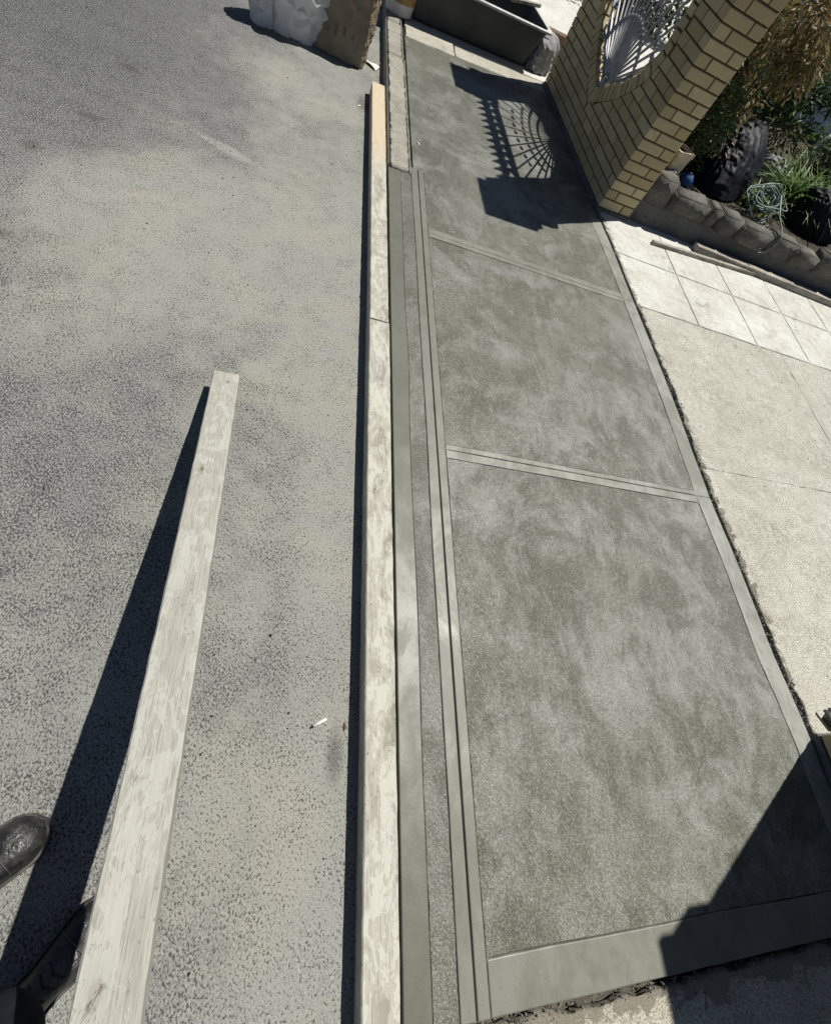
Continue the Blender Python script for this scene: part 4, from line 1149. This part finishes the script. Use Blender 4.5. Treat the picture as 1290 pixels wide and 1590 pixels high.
scatter('road_grit', 900, lambda r: (r.uniform(-2.2, 0.41), r.uniform(-0.7, 5.2), ROAD), 0.0012, 0.006, M['pebble_dark'], 'dark grit scattered over the dusty road')
scatter('cement_crumbs', 700, lambda r: (min(0.418, 0.40 - abs(r.gauss(0, 0.09))), r.uniform(-0.7, 5.0), ROAD), 0.001, 0.005, M['crumb'], 'pale cement crumbs along the formwork board')
def jn(r):
    y = r.uniform(0.06, 2.9)
    return (edge(y) + abs(r.gauss(0.026, 0.02)), y, r.choice((-0.024, -0.02, 0.0)))
scatter('joint_crumbs', 2600, jn, 0.0015, 0.0075, M['pebble'], 'loose crumbs along the gap beside the driveway')
scatter('apron_grit', 260, lambda r: (r.uniform(2.6, 4.6), r.uniform(0.1, 4.0), 0.003), 0.0012, 0.005, M['pebble_dark'], 'specks of dark grit on the driveway')
scatter('end_crumbs', 700, lambda r: (r.uniform(0.75, 2.5), -0.66 - abs(r.gauss(0, 0.02)), -0.012 + 0.008 * r.random()), 0.001, 0.005, M['pebble'], 'loose grit along the near end of the new path')
scatter('path_specks', 60, lambda r: (r.uniform(0.6, 2.3), r.uniform(-0.5, 5.6), -0.002), 0.001, 0.0035, M['pebble_dark'], 'specks of grit in the fresh concrete')
v, f = chip(random.Random(2), (0.775, 4.02, -0.001), 0.012, 0.5)
tiny('pale_chip', MB().add(v, f), M['paper'], 'single pale chip on the far fresh concrete by the kerb', 'chip')
v, f = chip(random.Random(4), (0.102, 0.402, ROAD), 0.007, 0.9)
tiny('black_pebble', MB().add(v, f), M['pebble_dark'], 'single black pebble on the road between the boards', 'pebble')
# folded scrap of white paper near the sacks
mb = MB()
vs_ = []
for j in range(5):
    for i in range(9):
        x = -0.055 + 0.11 * i / 8; y = -0.03 + 0.06 * j / 4
        vs_.append((x, y, 0.012 + 0.010 * math.sin(j * 1.3 + i * 0.4) + 0.004 * nz(x, y, 1, 60)))
mb.add(vs_, [(j * 9 + i, j * 9 + i + 1, (j + 1) * 9 + i + 1, (j + 1) * 9 + i) for j in range(4) for i in range(8)])
o = build('paper_scrap', mb, M['paper'], None, (0.437, 5.21, ROAD), (0, 0, R_(-40)), smooth=True)
so = o.modifiers.new('thick', 'SOLIDIFY'); so.thickness = 0.004
tag(o, 'folded white paper scrap between the brown sack and the kerb', 'paper')
o = build('paper_scrap', MB().add([(-.012, -.005, .002), (.012, -.006, .006), (.013, .006, .003), (-.011, .006, .005), (-.012, -.005, .000), (.012, -.006, .003), (.013, .006, .000), (-.011, .006, .002)], [(0, 1, 2, 3), (7, 6, 5, 4), (0, 4, 5, 1), (1, 5, 6, 2), (2, 6, 7, 3), (3, 7, 4, 0)]), M['paper'], None, (0.345, 4.44, ROAD), (0, 0, 0.2))
tag(o, 'tiny white paper scrap beside the far end of the board', 'paper')
# dry leaves
lf = MB().add([(-.022, 0, .001), (0, .009, .006), (.024, 0, .002), (0, -.009, .005), (0, 0, 0.0)], [(0, 4, 1), (4, 2, 1), (0, 3, 4), (4, 3, 2)]).mesh('dry_leaf', M['leaf_brown'])
for k, (x, y, lab) in enumerate(((0.375, 0.105, 'thin dry leaf beside the board near the cigarette'),)):
    o = link('dry_leaf', lf, None, (x, y, ROAD + 0.003), (0.2, 0, 1.5)); o.scale = (0.8, 0.45, 0.8)
    tag(o, lab, 'leaf')

# ---------------------------------------------------------------- the person taking the picture
F = Vector((0.72, 0.69, 0)).normalized(); S = Vector((-F.y, F.x, 0))       # facing, and the person's left
def boot(loc, ang, name='boot'):
    """work boot, toe towards local +X, origin at the toe tip on the ground"""
    root = empty(name, loc, ang)
    root.parent = None
    L = 0.305
    def half(x):       # x measured back from the toe tip
        t = x / L
        if t < 0.22: return 0.052 * math.sqrt(max(0.0, 1 - ((0.22 - t) / 0.22) ** 2.2))
        if t < 0.55: return 0.052 - 0.014 * (t - 0.22) / 0.33
        if t < 0.88: return 0.038
        return 0.038 * math.sqrt(max(0.0, 1 - ((t - 0.88) / 0.125) ** 2))
    xs = [L * (1 - math.cos(math.pi * i / 44)) / 2 for i in range(45)]
    sole_o = [(-x, half(x) + 0.006 if 0 < x < L else 0.0) for x in xs] + [(-x, -half(x) - 0.006) for x in reversed(xs[1:-1])]
    sole_o = [(p[0] + (0.005 if i == 0 else 0), p[1]) for i, p in enumerate(sole_o)]
    sb = MB().prism(sole_o, 0.0, 0.024)
    sb.prism([(x * 0.995 - 0.001, y * 0.97) for x, y in sole_o], 0.024, 0.030)
    build('sole', sb, M['sole'], root, bevel=0.003)
    rings = []
    for i, x in enumerate(xs):
        t = x / L; h = half(max(1e-4, min(L - 1e-4, x)))
        if t < 0.28: top = 0.028 + 0.050 * (math.sin(min(1.0, t / 0.2) * math.pi / 2)) ** 0.7
        elif t < 0.55: top = 0.078 + 0.045 * ((t - 0.28) / 0.27) ** 1.3
        elif t < 0.70: top = 0.123 + 0.06 * (t - 0.55) / 0.15
        else: top = 0.183 - 0.0 * t
        if t > 0.96: top = 0.183 - 2.0 * (t - 0.96)
        ring = []
        for k in range(17):
            a = math.pi * k / 16
            cx = math.copysign(abs(math.cos(a)) ** 0.75, math.cos(a)); sz = math.sin(a) ** 0.8
            y = h * cx; z = 0.026 + (top - 0.026) * sz
            cr_ = 0.0022 * math.sin(x * 190) * math.exp(-((t - 0.33) / 0.08) ** 2) * sz + 0.004 * nz(x, y, 3, 28) * sz
            ring.append((-x, y, z + cr_))
        rings.append(ring)
    v = [p for r in rings for p in r]; n = 17
    f = [(i * n + k, i * n + k + 1, (i + 1) * n + k + 1, (i + 1) * n + k) for i in range(len(rings) - 1) for k in range(n - 1)]
    up = build('upper', MB().add(v, f), M['boot'], root, smooth=True)
    # welt stitching ridge, toe cap seam, laces
    wl = [(p[0] * 0.985 - 0.002, p[1] * 0.96, 0.031) for p in sole_o]
    build('welt', MB().tube(wl + [wl[0]], 0.0035, 6), M['sole'], root, smooth=True)
    seam = []
    xq = 0.098
    for k in range(1, 16):
        a = math.pi * k / 16
        cx = math.copysign(abs(math.cos(a)) ** 0.75, math.cos(a)); sz = math.sin(a) ** 0.8
        seam.append((-xq + 0.012 * sz, half(xq) * cx, 0.027 + 0.0535 * sz))
    build('toe_cap_seam', MB().tube(seam, 0.0018, 5), M['sole'], root, smooth=True)
    for i in range(5):
        x = 0.125 + i * 0.018; t = x / L
        zt = 0.079 + 0.046 * max(0, (t - 0.28) / 0.27) ** 1.3
        build('lace', MB().tube([(-x, -0.022, zt - 0.006), (-x - 0.004, 0, zt + 0.005), (-x, 0.022, zt - 0.006)], 0.0026, 6), M['black_rubber'], root)
    return root
def skin_body(name, verts, edges, m, root=0, sub=2):
    me = bpy.data.meshes.new(name)
    me.from_pydata([v[0] for v in verts], edges, [])
    o = link(name, me)
    md = o.modifiers.new('skin', 'SKIN')
    md.use_smooth_shade = True
    for i, (c, r) in enumerate(verts):
        sv = me.skin_vertices[0].data[i]
        sv.radius = (r, r) if not isinstance(r, tuple) else r
        sv.use_root = (i == root)
    o.modifiers.new('sub', 'SUBSURF').levels = sub
    o.modifiers['sub'].render_levels = sub
    me.materials.append(m)
    return o
toeL, toeR = Vector((-0.415, -0.108, ROAD)), Vector((-0.205, -0.295, ROAD))
angL, angR = math.atan2(F.y, F.x) + 0.05, math.atan2(F.y, F.x) + 0.10
def along(toe, ang, back, z, side=0.0):
    d = Vector((math.cos(ang), math.sin(ang), 0))
    return Vector((toe.x, toe.y, 0)) - d * back + Vector((-d.y, d.x, 0)) * side + Vector((0, 0, z))
ankL, ankR = along(toeL, angL, 0.23, 0.06), along(toeR, angR, 0.23, 0.06)
mid_ = (ankL + ankR) / 2
pel = Vector((mid_.x, mid_.y, 0)) - F * 0.05 + Vector((0, 0, 0.86))
hipL, hipR = pel + S * 0.095 + Vector((0, 0, -0.03)), pel - S * 0.095 + Vector((0, 0, -0.03))
kneL = (hipL + ankL) / 2 + F * 0.03; kneR = (hipR + ankR) / 2 + F * 0.03
chest = pel + Vector((0, 0, 0.34)) + F * 0.02
neck = pel + Vector((0, 0, 0.53)) + F * 0.03
head = neck + Vector((0, 0, 0.17)) + F * 0.05
camp = Vector((0, 0, CAMZ))
back = Vector((-CR[0][2], -CR[1][2], -CR[2][2]))        # away from the view
upv = Vector((-CR[0][1], -CR[1][1], -CR[2][1])); rgt = Vector((CR[0][0], CR[1][0], CR[2][0]))
phc = camp + back * 0.02 - upv * 0.055 - rgt * 0.018
shL, shR = neck + S * 0.18 + Vector((0, 0, -0.07)), neck - S * 0.18 + Vector((0, 0, -0.07))
wrL = phc - rgt * 0.085 - upv * 0.10 + back * 0.035; wrR = phc + rgt * 0.075 - upv * 0.12 + back * 0.035
elL = (shL + wrL) / 2 + Vector((0, 0, -0.13)) + S * 0.05; elR = (shR + wrR) / 2 + Vector((0, 0, -0.13)) - S * 0.05
V_, E_ = [], []
def jt(p, r, par=None):
    V_.append((tuple(p), r)); i = len(V_) - 1
    if par is not None: E_.append((par, i))
    return i
P0 = jt(pel, (0.13, 0.10)); ch = jt(chest, (0.145, 0.11), P0); nk = jt(neck, 0.055, ch)
hd0 = jt(neck + (head - neck) * 0.55, 0.07, nk); hd1 = jt(head, (0.082, 0.095), hd0); jt(head + Vector((0, 0, 0.085)), 0.06, hd1)
jt(head + F * 0.10 + Vector((0, 0, -0.015)), 0.014, hd1)        # nose
for hp, kn_, an in ((hipL, kneL, ankL), (hipR, kneR, ankR)):
    h_ = jt(hp, 0.085, P0); k_ = jt(kn_, 0.055, h_); jt(an + Vector((0, 0, 0.06)), 0.038, k_)
for sgn, sh, el, wr in ((1, shL, elL, wrL), (-1, shR, elR, wrR)):
    s_ = jt(sh, 0.055, ch); e_ = jt(el, 0.042, s_); w_ = jt(wr, 0.028, e_)
    fw = (phc - wr).normalized()
    pm_ = jt(wr + (phc + (-rgt if sgn > 0 else rgt) * 0.045 + back * 0.02 - wr) * 0.6, (0.034, 0.016), w_)
    bp = Vector(V_[pm_][0])
    sd = rgt if sgn > 0 else -rgt
    for q in range(4):          # fingers behind the phone
        a = bp + upv * (0.02 + 0.019 * q) - sd * 0.004 + back * 0.004
        i1 = jt(a, 0.009, pm_); i2 = jt(a - sd * 0.012 - back * 0.022 * 0 + sd * 0.030, 0.0085, i1); jt(a + sd * (0.045 - 0.004 * abs(q - 1)) - back * 0.006, 0.0075, i2)
    i1 = jt(bp + back * 0.03 + upv * 0.01, 0.0105, pm_); i2 = jt(bp + back * 0.038 + upv * 0.03 + sd * 0.012, 0.0095, i1); jt(bp + back * 0.036 + upv * 0.045 + sd * 0.03, 0.008, i2)
person = skin_body('person', V_, E_, M['skin'], 0, 2)
tag(person, 'person in dark trousers and black boots standing at the lower left', 'person')
def garment(name, vs_, es, m, sub=2):
    o = skin_body(name, vs_, es, m, 0, sub); o.parent = person; return o
tv = [(tuple(pel + Vector((0, 0, 0.06))), (0.155, 0.12))]
te = []
for hp, kn_, an, fw in ((hipL, kneL, ankL, angL), (hipR, kneR, ankR, angR)):
    b_ = len(tv)
    tv += [(tuple(hp), 0.108), (tuple((hp + kn_) / 2), 0.092), (tuple(kn_), 0.078), (tuple((kn_ + an) / 2 + Vector((0, 0, .03))), 0.070), (tuple(an + Vector((0, 0, 0.11)) + F * 0.01), 0.078), (tuple(an + Vector((0, 0, 0.05)) + F * 0.06), 0.082)]
    te += [(0, b_)] + [(b_ + i_, b_ + i_ + 1) for i_ in range(5)]
garment('trousers', tv, te, M['cloth_dark'])
jv = [(tuple(pel + Vector((0, 0, 0.05))), (0.165, 0.13)), (tuple(pel + Vector((0, 0, 0.2))), (0.155, 0.125)), (tuple(chest), (0.175, 0.135)), (tuple(neck + Vector((0, 0, -0.035))), 0.075)]
je = [(0, 1), (1, 2), (2, 3)]
for sh, el, wr in ((shL, elL, wrL), (shR, elR, wrR)):
    b_ = len(jv)
    jv += [(tuple(sh), 0.072), (tuple(el), 0.056), (tuple(el + (wr - el) * 0.85), 0.043)]
    je += [(2, b_), (b_, b_ + 1), (b_ + 1, b_ + 2)]
garment('jacket', jv, je, M['cloth_dark'])
bm = bmesh.new(); bmesh.ops.create_uvsphere(bm, u_segments=24, v_segments=16, radius=1.0)
for v in bm.verts:
    d = v.co.copy()
    k = 1.0 + 0.04 * nz(d.x, d.y, d.z, 5)
    v.co = Vector((d.x * 0.102 * k, d.y * 0.088 * k, d.z * 0.112 * k))
bmesh.ops.delete(bm, geom=[v for v in bm.verts if v.co.z < -0.02 and v.co.x > -0.045 or v.co.x > 0.075 and v.co.z < 0.05 or v.co.z < -0.085], context='VERTS')
me = bpy.data.meshes.new('hair'); bm.to_mesh(me); bm.free(); me.materials.append(M['hair'])
ho = link('hair', me, person, head + Vector((0, 0, 0.025)), (0, 0, math.atan2(F.y, F.x)))
for toe, ang in ((toeL, angL), (toeR, angR)):
    bt = boot(toe, ang)
    bt.scale = (1.08, 1.08, 1.08)
    bt.parent = person
for sgn in (-1, 1):
    e = head + F * 0.082 + S * 0.033 * sgn + Vector((0, 0, 0.008))
    build('eye', MB().lathe([(0, -0.012), (0.009, -0.007), (0.012, 0), (0.009, 0.007), (0, 0.012)], tuple(e), 12), M['white'], person, smooth=True)
ph = empty('phone', phc)
ph.rotation_euler = cm.to_3x3().to_euler()
tag(ph, 'slim black phone held out in both hands by the person', 'phone')
build('case', MB().box((0, 0, 0.006), (0.074, 0.150, 0.008)), M['black_rubber'], ph, bevel=0.003)
build('screen', MB().box((0, 0, 0.0112), (0.068, 0.142, 0.001)), M['glass'], ph)
